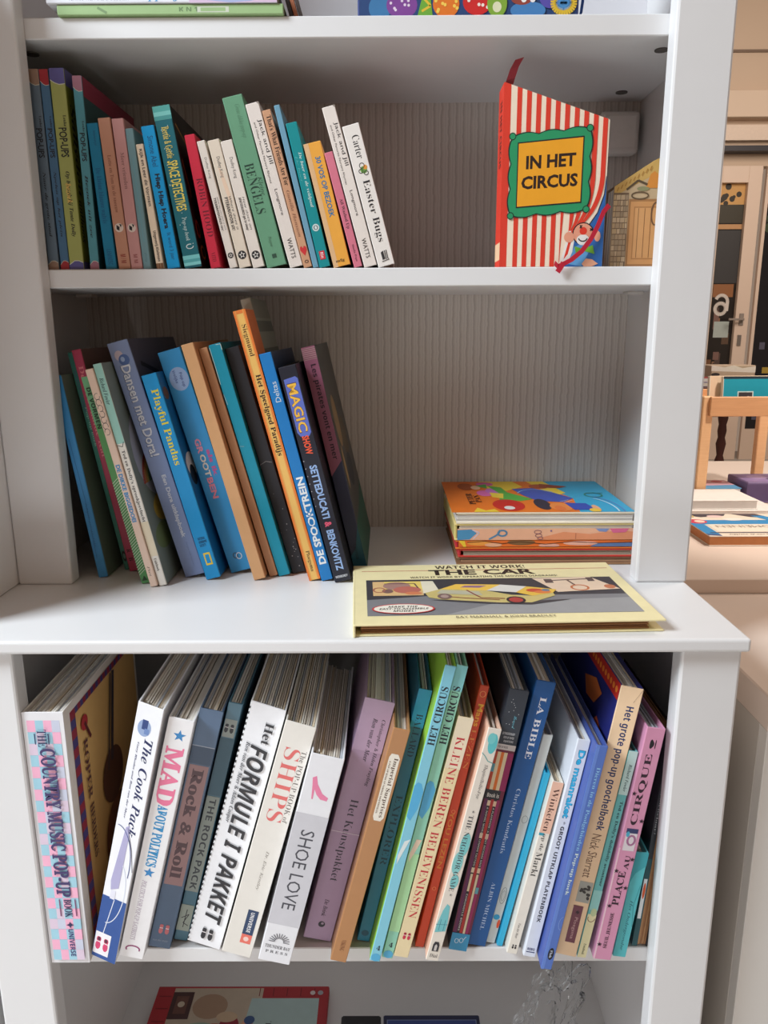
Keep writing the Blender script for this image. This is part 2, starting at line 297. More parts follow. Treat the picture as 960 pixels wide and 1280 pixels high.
MP = {'blue': (-0.388, 0.0292, -0.0003, -0.1359, 0.0129, 0.2789), 'green': (-0.3629, 0.0644, -0.0057, -0.1716, 0.0082, 0.3099), 'redcat': (-0.3536, 0.0564, -0.0061, -0.1709, 0.0126, 0.3132), 'vormen': (-0.3195, 0.0013, -0.0069, -0.2003, 0.0105, 0.282), 'squig': (-0.3035, -0.0123, 0.0011, -0.2104, 0.0095, 0.2931), 'fowler': (-0.293, -0.0085, -0.0053, -0.2104, 0.0104, 0.2994), 'dora': (-0.2668, 0.0278, -0.0013, -0.2532, 0.0275, 0.3276), 'panda': (-0.2353, 0.0168, -0.0083, -0.243, 0.0201, 0.2852), 'groot': (-0.2069, 0.0462, -0.0078, -0.2638, 0.0308, 0.3157), 'tanA': (-0.1694, 0.014, -0.0042, -0.2485, 0.0162, 0.3254), 'tanB': (-0.1501, 0.0294, 0.0009, -0.2539, 0.0113, 0.3206), 'teal': (-0.1375, 0.0308, -0.0112, -0.2504, 0.0161, 0.3248), 'black': (-0.12, 0.043, -0.0148, -0.2506, 0.0189, 0.3198), 'sieg': (-0.0935, 0.0109, -0.0033, -0.2386, 0.0157, 0.3671), 'spook': (-0.0764, 0.0098, -0.0062, -0.2363, 0.0157, 0.3122), 'magic': (-0.0579, 0.0028, -0.0207, -0.2291, 0.0229, 0.2945), 'pirates': (-0.0335, 0.0562, 0.0283, -0.2138, 0.0184, 0.3173)}
TP = {'grey': (-0.4164, 0.0336, 0.0038, -0.0097, 0.0132, 0.2313), 'bluered': (-0.4006, 0.0336, 0.0007, -0.017, 0.0106, 0.2309), 'yellow': (-0.3892, 0.0336, 0.0026, -0.0138, 0.0177, 0.2321), 'tealpink': (-0.3631, 0.0336, -0.0116, -0.0092, 0.0112, 0.2236), 'blue6': (-0.3432, 0.0336, 0.0144, -0.0552, 0.0136, 0.1712), 'orangepink': (-0.3268, 0.0336, 0.0057, -0.0662, 0.015, 0.177), 'pink': (-0.3109, 0.0336, 0.0054, -0.0605, 0.0144, 0.1761), 'paleteal': (-0.2954, 0.0336, 0.0023, -0.0623, 0.0096, 0.165), 'cream': (-0.2786, 0.0336, 0.008, -0.1054, 0.0091, 0.1475), 'cyan': (-0.2647, 0.0336, 0.016, -0.1283, 0.016, 0.1682), 'space': (-0.2426, 0.0336, 0.0156, -0.15, 0.0214, 0.1906), 'red': (-0.2096, 0.0336, 0.0218, -0.153, 0.0127, 0.1585), 'whA': (-0.1854, 0.0336, 0.0186, -0.2211, 0.01, 0.1531), 'whB': (-0.1731, 0.0336, 0.02, -0.2148, 0.0146, 0.1535), 'whC': (-0.1557, 0.0336, 0.0204, -0.2256, 0.0146, 0.1529), 'bengels': (-0.1378, 0.0336, 0.0554, -0.2357, 0.0246, 0.2033), 'jackA': (-0.1089, 0.0336, 0.0324, -0.2493, 0.0166, 0.1965), 'tan': (-0.0911, 0.0336, 0.034, -0.2472, 0.0106, 0.1891), 'bluesl': (-0.0793, 0.0336, 0.0105, -0.2253, 0.0071, 0.1941), 'boer': (-0.0712, 0.0336, 0.0227, -0.2197, 0.0137, 0.1731), 'orange': (-0.0533, 0.0336, 0.0294, -0.2355, 0.0218, 0.1493), 'pinksl': (-0.0272, 0.0336, 0.0166, -0.2548, 0.0104, 0.1398), 'jackB': (-0.0143, 0.0336, 0.0219, -0.2624, 0.0161, 0.1928), 'easter': (0.0036, 0.0336, 0.023, -0.2589, 0.0211, 0.1706)}
# ------------------------------------------------------------------ books
PAPER = [mat((226, 214, 196), .75, .06, 80), mat((214, 198, 176), .75, .08, 80), mat((198, 186, 172), .75, .08, 80)]
CARD = [mat((238, 232, 222), .7, .05, 60), mat((216, 206, 192), .7, .08, 60), mat((186, 190, 198), .7, .08, 60), mat((226, 208, 182), .7, .08, 60)]
BROWN = [mat((178, 132, 92), .8, .15, 90), mat((158, 112, 76), .8, .15, 90)]
def book(P, Z, name, label, group, c, cov=None, D=.22, ct=.002, pg='blk', spine=(), right=(), left=(), cover2=None, cat='book', fore=False):
    x, y, psi, phi, t, H = P; k = math.tan(psi); xl = -t if phi > 0 else 0.; rnd = random.Random(sum(map(ord, label)))
    r = empty(name, (x, y, Z+.0003), (0, phi, 0), label=label, category=cat, group=group)
    yf = lambda u: u*k
    ds = .002; cov = cov or c; m = mat(c, .42, .05, 70); mc = mat(cov, .42, .05, 70)
    if not fore:
        sp = MB().hexa([(xl, yf(xl), 0), (xl+t, yf(xl+t), 0), (xl+t, yf(xl+t)+ds, 0), (xl, yf(xl)+ds, 0), (xl, yf(xl), H), (xl+t, yf(xl+t), H), (xl+t, yf(xl+t)+ds, H), (xl, yf(xl)+ds, H)], m, min(.0007, t*.1), 1)
        F = Face(sp, (xl, yf(xl), H), (t, t*k, 0), (0, 0, -H), (k, -1, 0)); F.draw(spine); sp.build('spine', r)
    yo = ds if not fore else 0
    ylo = min(yf(xl), yf(xl+t))
    cl = 0.0068 if fore else ct
    b = MB().box((xl, yf(xl)+yo, 0), (xl+cl, D, H), mc if cover2 is None else mat(cover2, .42, .05, 70), ct*.2)
    if left: Face(b, (xl, yf(xl)+yo, H), (0, D-yf(xl)-yo, 0), (0, 0, -H), (-1, 0, 0)).draw(left)
    if fore: Face(b, (xl, yf(xl), H), (cl, 0, 0), (0, 0, -H), (0, -1, 0)).draw([('t', 'Wie is de goochelaar?', 'sr', (186, 192, 196), .06, .44, .45, .42), ('r', (40, 84, 90), 0, 1, .56, 1), ('r', (238, 238, 240), .1, .75, .66, .86), ('e', (230, 92, 40), .45, .72, .25, .04)])
    b.build('back_cover', r)
    b = MB().box((xl+t-ct, yf(xl+t)+yo, 0), (xl+t, D, H), mc, ct*.2)
    if right: Face(b, (xl+t, yf(xl+t)+yo, H), (0, D-yf(xl+t)-yo, 0), (0, 0, -H), (1, 0, 0)).draw(right)
    b.build('front_cover', r)
    g = MB(); a0, a1 = xl+(0.0068 if fore else ct)+.0002, xl+t-ct-.0002; w = a1-a0; y1 = max(yf(xl), yf(xl+t))+ds
    if pg == 'pop':
        n = max(4, int(w/.0026)); set_ = CARD
        for i in range(n):
            u0 = a0+w*i/n; th = w/n*rnd.uniform(.62, .94); hh = H-.003-rnd.uniform(0, .006); ys = y1+.002+rnd.uniform(0, .009)
            g.box((u0, ys, .003), (u0+th, D-.004, hh), set_[rnd.choice((0, 0, 1, 1, 2, 3))])
    elif pg == 'brown':
        n = max(4, int(w/.0026))
        for i in range(n):
            u0 = a0+w*i/n; g.box((u0, (.0005 if fore else y1+.002)+rnd.uniform(0, .002), .002), (u0+w/n*.86, D-.003, H-.003-rnd.uniform(0, .002)), BROWN[i % 2])
    else:
        n = max(3, int(w/.0016)); tp = H-(.004 if ct > .001 else .0004)
        for i in range(n):
            u0 = a0+w*i/n; g.box((u0, y1+.001, .002), (u0+w/n*.9, D-.003, tp-rnd.uniform(0, .0006)), PAPER[rnd.choice((0, 0, 1))])
    g.build('pages', r)
    return r
K = (34, 32, 38); NAVY = (36, 44, 92); WH = (238, 238, 240)
G = 'pop-up books on the lower shelf'
def LB(key, label, c, **kw):
    kw.setdefault('D', .255); kw.setdefault('pg', 'pop'); kw.setdefault('ct', .0022); book(LP[key], zbt, 'pop_up_book', label, G, c, **kw)
# pink and blue check
chk = [('r', (236, 236, 240), .0, 1, 0, 1)]
rc = random.Random(5)
for j in range(22):
    for i in range(4):
        col = [(248, 182, 210), (164, 212, 230), (226, 206, 226), (206, 212, 232)][(i+j) % 2 if rc.random() < .86 else 2+(i+j) % 2]
        chk.append(('r', col, .10+i*.2, .10+(i+1)*.2, .03+j*.0432, .03+(j+1)*.0432))
dash = [('r', (222, 178, 110), .06, .97, .03, .97)]
for j in range(26): dash.append(('r', [(150, 40, 60), (70, 62, 120)][j % 2], .06, .12, .03+j*.036, .03+(j+1)*.036)); dash.append(('r', [(150, 40, 60), (70, 62, 120)][(j+1) % 2], .12+j*.033, .153+j*.033, .03, .055))
dash += [('e', (120, 70, 40), .52, .72, .2, .16), ('e', (96, 56, 36), .5, .46, .15, .11), ('l', (58, 48, 60), .035, [(.5, .4), (.62, .06)]), ('l', (58, 48, 60), .015, [(.44, .42), (.58, .06)]), ('o', (176, 42, 50), .2, .12, .04), ('l', (96, 30, 36), .02, [(.2, .12), (.26, .2)]), ('t', 'ROPER', 'sb', (92, 50, 50), .18, .42, .19, .05), ('t', 'HERDERS', 'sb', (92, 50, 50), .44, .66, .19, .05)]
LB('country', 'thick book with pink and blue checked spine, leftmost on the lower shelf', (238, 236, 236), spine=chk+[
    ('r', NAVY, .27, .30, .075, .115), ('r', NAVY, .60, .63, .075, .115), ('t', 'THE', 'sb', NAVY, .06, .125, .46, .22), ('t', 'COUNTRY MUSIC POP-UP', 'sx', (62, 48, 104), .13, .715, .55, .38),
    ('t', 'BOOK', 'sb', NAVY, .725, .80, .62, .2), ('r', (130, 70, 110), .40, .43, .725, .795), ('r', (130, 70, 110), .8, .83, .725, .795), ('s', NAVY, .62, .832, .1, 4), ('t', 'UNIVERSE', 'b', (62, 60, 120), .85, .965, .62, .13)], right=dash, cov=(232, 224, 214))
LB('cook', 'white book with blue cookery drawing spine and navy foot, second from left on lower shelf', (240, 241, 246), spine=[
    ('e', (150, 170, 206), .4, .085, .26, .03), ('r', (54, 74, 128), .3, .52, .055, .09), ('r', (112, 138, 188), .42, .6, .085, .105), ('t', 'The Cook Pack', 'sbi', NAVY, .12, .49, .66, .34), ('t', 'Gary Rhodes and Ron van der Meer', 'sbi', (60, 66, 110), .14, .43, .28, .09),
    ('r', (48, 84, 152), 0, 1, .745, 1), ('p', (176, 172, 208), [(.42, .46), (.56, .45), (.60, .5), (.58, .70), (.28, .715), (.22, .68)]), ('r', (228, 228, 240), .3, .5, .715, .75), ('c', (70, 84, 140), .03, .1, .62, .75, .16, -90, 10), ('l', (70, 70, 96), .02, [(.5, .46), (.8, .54), (.98, .62)]), ('c', (226, 232, 244), .03, .3, .72, .55, .13, -60, 90), ('l', (226, 232, 244), .03, [(.5, .75), (.3, .9)]),
    ('r', (240, 238, 242), .02, .66, .895, .985), ('shoes', (214, 66, 112), .34, .94, .24, (92, 40, 62))])
LB('mad', 'white book with pink and blue lettering between two blue stars', (241, 240, 242), spine=[
    ('s', (46, 134, 198), .55, .065, .26), ('t', 'MAD', 'sx', (238, 120, 158), .11, .345, .5, .72), ('t', 'ABOUT POLITICS', 'sx', (40, 148, 206), .345, .6, .5, .42), ('s', (46, 134, 198), .5, .625, .24),
    ('t', 'POLITICS FOR POP-UP SATIRISTS', 'si', (176, 158, 178), .66, .92, .40, .2), ('c', (150, 50, 110), .06, .5, .96, .28, .014, 150, 380)])
LB('denim', 'denim-blue spine with a dusty pink title panel, right of the white starred book', (76, 98, 126), spine=[
    ('r', (88, 112, 142), 0, 1, 0, .145), ('r', (170, 180, 196), 0, 1, .143, .146), ('r', (60, 80, 106), .0, 1, .146, .215), ('r', (158, 122, 122), .08, .92, .22, .72), ('t', 'Rock & Roll', 'sx', (82, 52, 58), .235, .69, .5, .5), ('shoes', (196, 104, 110), .55, .915, .22), ('t', 'Van der Meer', 'i', (150, 160, 178), .955, .958, .5, .05), ('h', 'van der meer', 'i', (150, 160, 178), .15, .85, .965, .01)])
LB('rockpack', 'teal book with pale panels half hidden behind the wide white perforated book', (66, 108, 126), spine=[
    ('r', (150, 158, 152), .05, .9, .065, .135), ('shoes', K, .45, .1, .3), ('r', (52, 88, 104), 0, 1, .14, .37), ('r', (142, 150, 142), .0, .95, .375, .78), ('t', 'THE ROCK PACK', 'b', (48, 52, 58), .385, .77, .5, .48), ('r', (150, 158, 146), .0, .95, .84, .955), ('l', K, .06, [(.2, .9), (.7, .88), (.4, .92), (.8, .93)]), ('l', K, .06, [(.5, .86), (.45, .94)])])
perf = []
for j in range(46): perf.append(('r', (40, 40, 46), .0, .035, .02+j*.0213, .03+j*.0213))
LB('formule', 'wide white book with bold black slanted title and perforated left edge', (240, 241, 245), spine=perf+[
    ('t', 'Het', 'sb', K, .06, .145, .67, .24), ('t', 'FORMULE I PAKKET', 'bi', K, .155, .895, .56, .50), ('t', 'Ron van der Meer & Adam Cooper', 'sbi', (44, 44, 52), .15, .475, .22, .15), ('shoes', K, .52, .945, .16)])
LB('ships', 'cream-white book with pink serif title and navy publisher block near its foot', (233, 229, 221), spine=[
    ('t', 'The POP-UP BOOK of', 'sr', (120, 112, 108), .10, .40, .84, .17), ('t', 'SHIPS', 'sr', (226, 108, 104), .10, .405, .48, .52), ('t', 'Dr. Eric Kentley', 'si', (140, 132, 124), .53, .70, .58, .13), ('r', (38, 62, 98), .5, .86, .79, .90), ('r', (232, 116, 100), .5, .86, .90, .94), ('t', 'UNIVERSE', 'b', WH, .80, .89, .68, .13), ('o', (244, 210, 200), .68, .92, .09)])
LB('shoe', 'short white book with a pink high heel above a grey title panel', (238, 239, 244), spine=[
    ('r', (210, 210, 217), 0, 1, .27, .81), ('p', (238, 134, 172), [(.22, .105), (.33, .095), (.42, .13), (.62, .168), (.82, .182), (.8, .197), (.6, .195), (.46, .178), (.36, .155), (.38, .20), (.335, .20), (.27, .14)]), ('t', 'SHOE LOVE', '', (70, 70, 80), .345, .73, .5, .42),
    ('h', 'THUNDER BAY', 'sb', (92, 92, 100), .1, .9, .922, .016), ('h', 'P R E S S', 'sb', (92, 92, 100), .15, .85, .948, .013)]+[('l', (96, 96, 104), .025, [(.5+.13*math.cos(q*.285), .895-.017*math.sin(q*.285)), (.5+.33*math.cos(q*.285), .895-.043*math.sin(q*.285))]) for q in range(12)])
LB('kunst', 'mauve book with dark italic authors and a hairline across its middle', (166, 140, 168), spine=[
    ('r', (182, 156, 184), 0, 1, 0, .2), ('t', 'Christopher & Helen Frayling', 'sbi', (62, 50, 66), .07, .335, .78, .16), ('t', 'Ron van der Meer', 'sbi', (62, 50, 66), .07, .24, .52, .16), ('t', 'Het Kunstpakket', 'sr', (56, 46, 62), .395, .74, .5, .34), ('r', (206, 192, 206), 0, 1, .532, .535), ('t', 'De Brink', 'si', (62, 50, 66), .82, .895, .5, .16), ('o', (40, 36, 44), .52, .93, .12), ('o', (150, 130, 150), .54, .926, .05)])
LB('imperial', 'tan-brown spine with a small white scalloped title label', (184, 132, 86), cov=(176, 128, 86), spine=[
    ('p', (240, 234, 220), [(.2, .115), (.3, .1), (.7, .1), (.85, .115), (.85, .36), (.7, .375), (.3, .375), (.2, .36)]), ('t', 'Imperial Surprises', 'sb', (82, 52, 34), .115, .36, .62, .3), ('t', 'A POP-UP BOOK OF FABERGE MASTERPIECES', 'b', (110, 76, 52), .13, .345, .33, .1), ('t', 'VIKING', 'sr', (120, 70, 40), .90, .95, .52, .28)])
LB('ballard', 'dark teal spine with near-black lettering, beside the tan one', (30, 110, 136), spine=[
    ('r', (36, 140, 186), 0, 1, 0, .14), ('t', 'BALLARD', 'sr', (16, 50, 74), .09, .25, .55, .5), ('t', 'EXPLORER', 'sr', (14, 58, 76), .40, .68, .55, .52), ('e', (20, 70, 90), .5, .965, .3, .012)])
bl = lambda: [('p', (86, 178, 224), [(0, .385), (.25, .372), (.6, .375), (.95, .40), (.8, .46), (.4, .50), (0, .487)])]
LB('circusA', 'light blue slim spine with black title, left of its mint twin', (134, 205, 226), cov=(160, 214, 70), spine=bl()+[
    ('t', 'HET CIRCUS', 'sb', (30, 34, 46), .065, .25, .5, .66, -1), ('p', (226, 236, 236), [(.1, .62), (.4, .57), (.9, .56), (.5, .61), (.2, .65)]), ('h', '4', 'sb', (26, 32, 50), .35, .72, .95, .017), ('e', (88, 178, 220), .5, .985, .45, .014)])
LB('circusB', 'mint green slim spine with black title, right of its light blue twin', (152, 218, 192), cov=(150, 214, 180), spine=[('r', (134, 206, 210), 0, 1, .0, .08), ('r', (176, 226, 170), 0, 1, .62, .9)]+bl()+[
    ('t', 'HET CIRCUS', 'sb', (30, 34, 46), .065, .25, .5, .66, -1), ('p', (238, 214, 190), [(.1, .62), (.4, .57), (.9, .57), (.5, .62), (.2, .65)]), ('h', '4', 'sb', (26, 32, 50), .35, .72, .95, .017), ('e', (88, 178, 220), .5, .985, .45, .014)])
LB('beren', 'pale yellow spine with red capitals and two red shoe prints', (240, 222, 178), spine=[
    ('r', (242, 228, 200), 0, 1, 0, .2), ('t', 'KLEINE BEREN BELEVENISSEN', 'sr', (200, 52, 62), .075, .825, .52, .54), ('shoes', (206, 48, 78), .52, .905, .24, (150, 30, 50))])
LB('red', 'brick red spine with yellow letters, partly behind the pale yellow book', (196, 66, 30), spine=[
    ('t', 'Mans', 'h', (230, 172, 60), .065, .145, .6, .6), ('t', 'LEZEN', 'sr', (214, 140, 70), .155, .30, .55, .45), ('t', 'YOU LEZEN', 'h', (204, 132, 48), .46, .68, .45, .5), ('c', (232, 150, 90), .08, .5, .03, .3, .01), ('c', (232, 150, 90), .05, .5, .46, .2, .006), ('c', (232, 150, 90), .05, .5, .76, .2, .006)])
LB('neighbor', 'cream spine with turquoise watercolour patches and tiny arched door near foot', (234, 226, 214), cov=(240, 200, 176), spine=[
    ('e', (96, 196, 202), .62, .06, .33, .04), ('e', (120, 206, 208), .45, .04, .3, .022), ('l', (110, 170, 166), .07, [(0, .1), (.3, .112), (.6, .13), (1, .135)]), ('t', 'Shapiro/Bollie-Frye', 'si', (96, 90, 90), .145, .285, .55, .34),
    ('e', (126, 204, 206), .6, .48, .36, .05), ('e', (140, 208, 208), .42, .56, .38, .05), ('e', (130, 204, 206), .55, .64, .32, .03), ('t', '* THE NEIGHBOR GAME *', 'sr', (66, 66, 74), .335, .705, .5, .38), ('p', (120, 198, 204), [(.1, .84), (.3, .77), (.5, .74), (.75, .75), (.9, .82), (.9, .86), (.1, .87)]), ('l', (60, 130, 150), .04, [(.05, .835), (.95, .83)]), ('l', (60, 130, 150), .04, [(.35, .81), (.35, .86)]), ('l', (60, 130, 150), .04, [(.7, .81), (.7, .86)]),
    ('p', (50, 48, 54), [(.25, .955), (.25, .925), (.35, .912), (.65, .912), (.75, .925), (.75, .955)]), ('p', (206, 200, 196), [(.4, .952), (.4, .93), (.5, .922), (.6, .93), (.6, .952)]), ('h', 'Dial', 'sr', (80, 74, 74), .2, .8, .975, .016)])
st = [('r', (110, 32, 60), 0, 1, .2, .93)]
for a0, a1, c_ in ((.0, .16, (196, 76, 46)), (.16, .34, (226, 208, 170)), (.34, .5, (220, 112, 36)), (.5, .68, (226, 208, 170)), (.68, 1, (150, 30, 90))): st.append(('r', c_, a0, a1, .225, .365))
st += [('r', (96, 160, 176), 0, .16, .27, .30), ('r', (40, 40, 46), .0, .8, .365, .4)]
for a0, c_ in ((.06, (96, 30, 80)), (.22, (40, 36, 40)), (.38, (178, 44, 40)), (.54, (40, 36, 40)), (.70, (150, 34, 90))): st.append(('r', c_, a0, a0+.16, .40, .93))
for b0 in (.405, .53, .665): st += [('r', (222, 200, 170), .22, .38, b0, b0+.02), ('r', (222, 190, 160), .54, .70, b0, b0+.02)]
st += [('r', (222, 204, 170), .24, .36, .69, .76), ('r', (222, 204, 170), .56, .68, .69, .93), ('t', 'A NOVEL WORLD / LEMON TATTOO', 'b', (190, 184, 180), .43, .66, .3, .09), ('t', 'A PLAYROOM / A SECRET DECODER RING', 'b', (190, 184, 180), .43, .66, .62, .09), ('t', 'CHRONICLE BOOKS', 'b', (200, 190, 190), .77, .92, .3, .09), ('r', (96, 160, 176), .7, .86, .74, .765)]
st += [('r', (54, 142, 186), 0, 1, .93, 1), ('c', (210, 226, 236), .03, .33, .962, .1, .009), ('c', (210, 226, 236), .03, .58, .958, .1, .009), ('l', (210, 226, 236), .03, [(.43, .958), (.48, .955)]), ('l', (210, 226, 236), .03, [(.68, .955), (.8, .94)])]
LB('bookis', 'charcoal-topped spine with orange, cream and magenta stripes and blue foot', (52, 58, 68), spine=st[:8]+[('h', 'Book is', 'b', (214, 210, 204), .12, .75, .385, .016)]+st[8:]+[
    ('r', (52, 58, 68), 0, 1, 0, .2), ('r', (206, 200, 198), .0, 1, .195, .215), ('h', 'POP-UP BOOK', 'b', (90, 84, 88), .1, .6, .205, .008)]+[('o', (220, 224, 228), rc.uniform(.2, .75), rc.uniform(.03, .13), .018) for _ in range(12)]+[
    ('t', 'Howard', 'sc', (106, 176, 196), .09, .135, .62, .16), ('h', 'EXTRAORDINARY', 'b', (200, 204, 210), .15, .8, .155, .009), ('h', 'POP-UP PAPER', 'b', (200, 204, 210), .25, .8, .169, .009), ('h', 'EQUATIONS', 'b', (200, 204, 210), .3, .8, .183, .009)])
LB('bible', 'deep blue spine with widely spaced white serif lettering', (32, 88, 152), spine=[
    ('t', 'LA BIBLE', 'sb', (228, 230, 240), .055, .275, .58, .32), ('t', 'Christos Kondeatis', 'sr', (186, 204, 232), .385, .63, .55, .22), ('t', 'ALBIN MICHEL', 'sr', (186, 204, 232), .745, .935, .56, .2)])
LB('glass', 'pale grey spine with outlined circles and a blue ball near its foot', (208, 214, 212), spine=[
    ('c', (110, 120, 124), .04, .5, .39, .28, .017), ('c', (96, 104, 108), .04, .5, .76, .3, .04), ('c', (96, 104, 108), .03, .5, .76, .18, .025), ('o', (50, 160, 206), .42, .868, .34), ('e', (228, 86, 44), .8, .9, .16, .022)])
LB('aqua', 'thin bright cyan spine squeezed behind the cream market book', (48, 178, 222), D=.2)
LB('winkelen', 'short cream spine with a salmon top panel and serif title', (234, 228, 216), spine=[
    ('r', (236, 190, 166), 0, 1, 0, .285), ('r', (60, 160, 180), 0, .5, .285, .30), ('t', 'Winkelen', 'sr', (84, 50, 44), .035, .275, .52, .54), ('t', 'op de', 'sr', (80, 76, 72), .29, .385, .5, .42), ('t', 'Markt', 'sr', (62, 60, 58), .395, .535, .52, .56), ('t', 'Van der Meer', 'si', (80, 76, 76), .815, .905, .5, .24), ('shoes', K, .55, .955, .2)])
LB('maan', 'lavender-white spine with cyan bubble title above black capitals', (224, 230, 240), spine=[
    ('t', 'De maanraket', 'x', (24, 110, 150), .045, .345, .56, .56), ('t', 'De maanraket', 'x', (50, 186, 232), .047, .343, .55, .46), ('t', '* GROOT UITKLAP PLATENBOEK', 'b', (46, 48, 62), .36, .83, .52, .3), ('h', 'REBO', 'b', (40, 52, 110), .2, .8, .962, .012), ('r', (40, 52, 110), .15, .85, .974, .978)])
LB('dieren', 'periwinkle-blue spine poking out furthest over the shelf edge', (86, 118, 196), cov=(74, 96, 170), spine=[
    ('r', (104, 138, 216), 0, .3, .0, 1), ('t', 'Dieren in de Poolgebieden', 'sr', (150, 204, 236), .09, .45, .6, .4), ('t', 'Pop-up boek', 'sb', (216, 232, 226), .46, .65, .6, .36), ('e', (24, 24, 34), .58, .925, .26, .028), ('t', 'Fluh', 'sb', (200, 210, 230), .908, .944, .58, .22), ('c', (150, 176, 226), .03, .9, .78, .3, .03, 90, 270)])
LB('goochel', 'peach spine with navy rounded title and a purple publisher label', (248, 216, 178), cov=(40, 46, 120), spine=[
    ('t', 'Het grote pop-up goochelboek', 'b', (40, 56, 108), .065, .51, .56, .46), ('t', 'Nick Sharratt', '', (128, 96, 76), .525, .69, .56, .42), ('r', (172, 174, 166), .32, .95, .705, .785)]+[('e', (60, 58, 56), rc.uniform(.42, .85), rc.uniform(.715, .775), .07, .007, rc.uniform(0, 3)) for _ in range(9)]+[
    ('r', (122, 70, 84), .3, .76, .80, .945), ('s', (60, 34, 46), .55, .825, .14, 6), ('t', 'Ploegsma', '', (210, 170, 170), .845, .93, .54, .2), ('l', (120, 90, 70), .01, [(.68, .05), (.98, .0)])],
   left=[('r', (190, 44, 36), 0, 1, 0, .055)]+[('o', (236, 132, 50), .04+i*.045, .028, .016) for i in range(21)]+[('p', (222, 120, 60), [(.2, .1), (.32, .08), (.5, .12), (.42, .17), (.28, .16)]), ('p', (206, 92, 60), [(.1, .2), (.2, .18), (.3, .24), (.18, .27)])])
LB('ted', 'narrow mint and teal spine tucked left of the pink circus book', (108, 186, 186), spine=[
    ('r', (190, 220, 216), 0, 1, 0, .2), ('t', 'Richard Fowler', 'sbi', (50, 74, 78), .06, .185, .55, .36), ('t', "Ted en Dolly's dolidolly avontuur", 'sb', (36, 68, 76), .23, .64, .55, .42), ('r', (146, 204, 200), 0, 1, .66, .76), ('r', (226, 220, 176), 0, 1, .78, 1), ('c', (120, 70, 60), .08, .5, .80, .4, .018, 0, 200), ('e', (190, 206, 160), .6, .77, .35, .02), ('t', 'Unieboek', 'sbi', (60, 70, 50), .93, .985, .55, .3)])
LB('cirque', 'pink spine with black stencil capitals and a tiger picture square', (216, 150, 182), spine=[
    ('r', (236, 206, 216), 0, .07, .5, 1), ('t', '!', 'sb', K, .045, .085, .5, .34, -1), ('t', 'CIRQUE', 'sb', (52, 34, 48), .105, .40, .48, .44, -1), ('r', (222, 214, 220), .18, .82, .415, .51), ('r', (52, 60, 104), .18, .82, .415, .435), ('c', (168, 110, 150), .12, .55, .465, .2, .02), ('e', (80, 170, 200), .3, .44, .1, .012), ('t', 'PLACE', 'sb', (52, 34, 48), .60, .75, .48, .40, -1), ('t', 'AU', 'sb', (52, 34, 48), .53, .59, .6, .28, -1), ('t', 'SEUIL JEUNESSE', 'sb', (60, 40, 54), .785, .945, .48, .22, -1)]+[('s', (52, 34, 48), a, b, .15) for a, b in ((.12, .27), (.13, .60), (.2, .755), (.86, .545), (.85, .67), (.14, .93), (.86, .38))])
LB('tealR', 'short turquoise spine right of the pink circus book', (88, 188, 196), spine=[
    ('p', (60, 160, 172), [(0, 0), (1, 0), (1, .12), (.3, .2), (0, .3)]), ('t', 'Het Ondergrondse', 'si', (36, 92, 104), .45, .93, .5, .3), ('l', (50, 140, 150), .04, [(.9, .3), (.7, .5), (.95, .7)])], D=.16)
LB('brown', 'dark board book showing thick brown page edges against the right stile', (50, 54, 60), pg='brown', fore=True, D=.24, ct=.0012, left=[
    ('t', 'Wie is de goochelaar?', 'sr', (190, 196, 200), .08, .36, .12, .06), ('r', (40, 74, 80), 0, .3, .5, .96), ('r', (236, 236, 240), .02, .09, .66, .86), ('e', (230, 92, 40), .055, .73, .03, .05)])
# ------------------------------------------------------------------ middle shelf
G2 = 'books leaning on the middle shelf'
def MBk(key, label, c, **kw):
    kw.setdefault('D', .225); book(MP[key], 0., 'hardback_book', label, G2, c, **kw)
MBk('blue', 'bright blue book leaning leftmost against the bookcase side on the middle shelf', (64, 146, 206), cov=(116, 128, 116), spine=[('l', (46, 116, 176), .08, [(.3, .3), (.5, .6), (.3, .9)]), ('t', 'Mijn pop-up', 'i', (48, 110, 166), .62, .84, .45, .25)], right=[('o', (90, 104, 88), .4, .4, .2), ('o', (134, 140, 122), .6, .75, .2)])
MBk('green', 'slim dark green spine set back between the blue and crimson books', (62, 132, 118), spine=[('t', 'Pop-up boek', 'sb', (150, 190, 176), .24, .42, .62, .4), ('t', 'SPROOKJES', 'b', (74, 100, 130), .08, .26, .4, .4), ('e', (24, 28, 32), .5, .935, .34, .026), ('e', (90, 130, 120), .5, .935, .2, .014)])
MBk('redcat', 'crimson book with rose serif title, second to the right of the blue one', (186, 66, 96), cov=(120, 92, 84), spine=[('t', 'De verdwaalde Kat', 'sb', (224, 128, 136), .07, .47, .55, .5), ('t', 'R', 'sb', (70, 20, 36), .895, .912, .5, .45), ('t', 'B', 'sb', (70, 20, 36), .935, .952, .5, .45)])
hat = [('l', (226, 236, 222), .07, [(0, .5+i*.013), (1, .475+i*.013)]) for i in range(36)]
MBk('vormen', 'green and white hatched spine partly hidden behind the cream book', (92, 160, 98), spine=[('r', (110, 176, 130), 0, 1, 0, .22)]+hat+[('t', 'DE VORMEN', 'b', (30, 56, 40), .05, .24, .5, .5), ('p', (40, 70, 46), [(.2, .985), (.6, .96), (.9, .985)])])
MBk('squig', 'cream spine with squiggly outlined letters and chunky blue title', (238, 212, 194), spine=[('c', (60, 60, 66), .06, .5, .12+q*.026, .34, .014, q*90, q*90+300) for q in range(7)]+[('t', 'DE DIKKE BIGGEDOEI', 'x', (60, 148, 206), .425, .69, .5, .6), ('t', 'Piet', 'si', (120, 100, 90), .9, .95, .5, .3)])
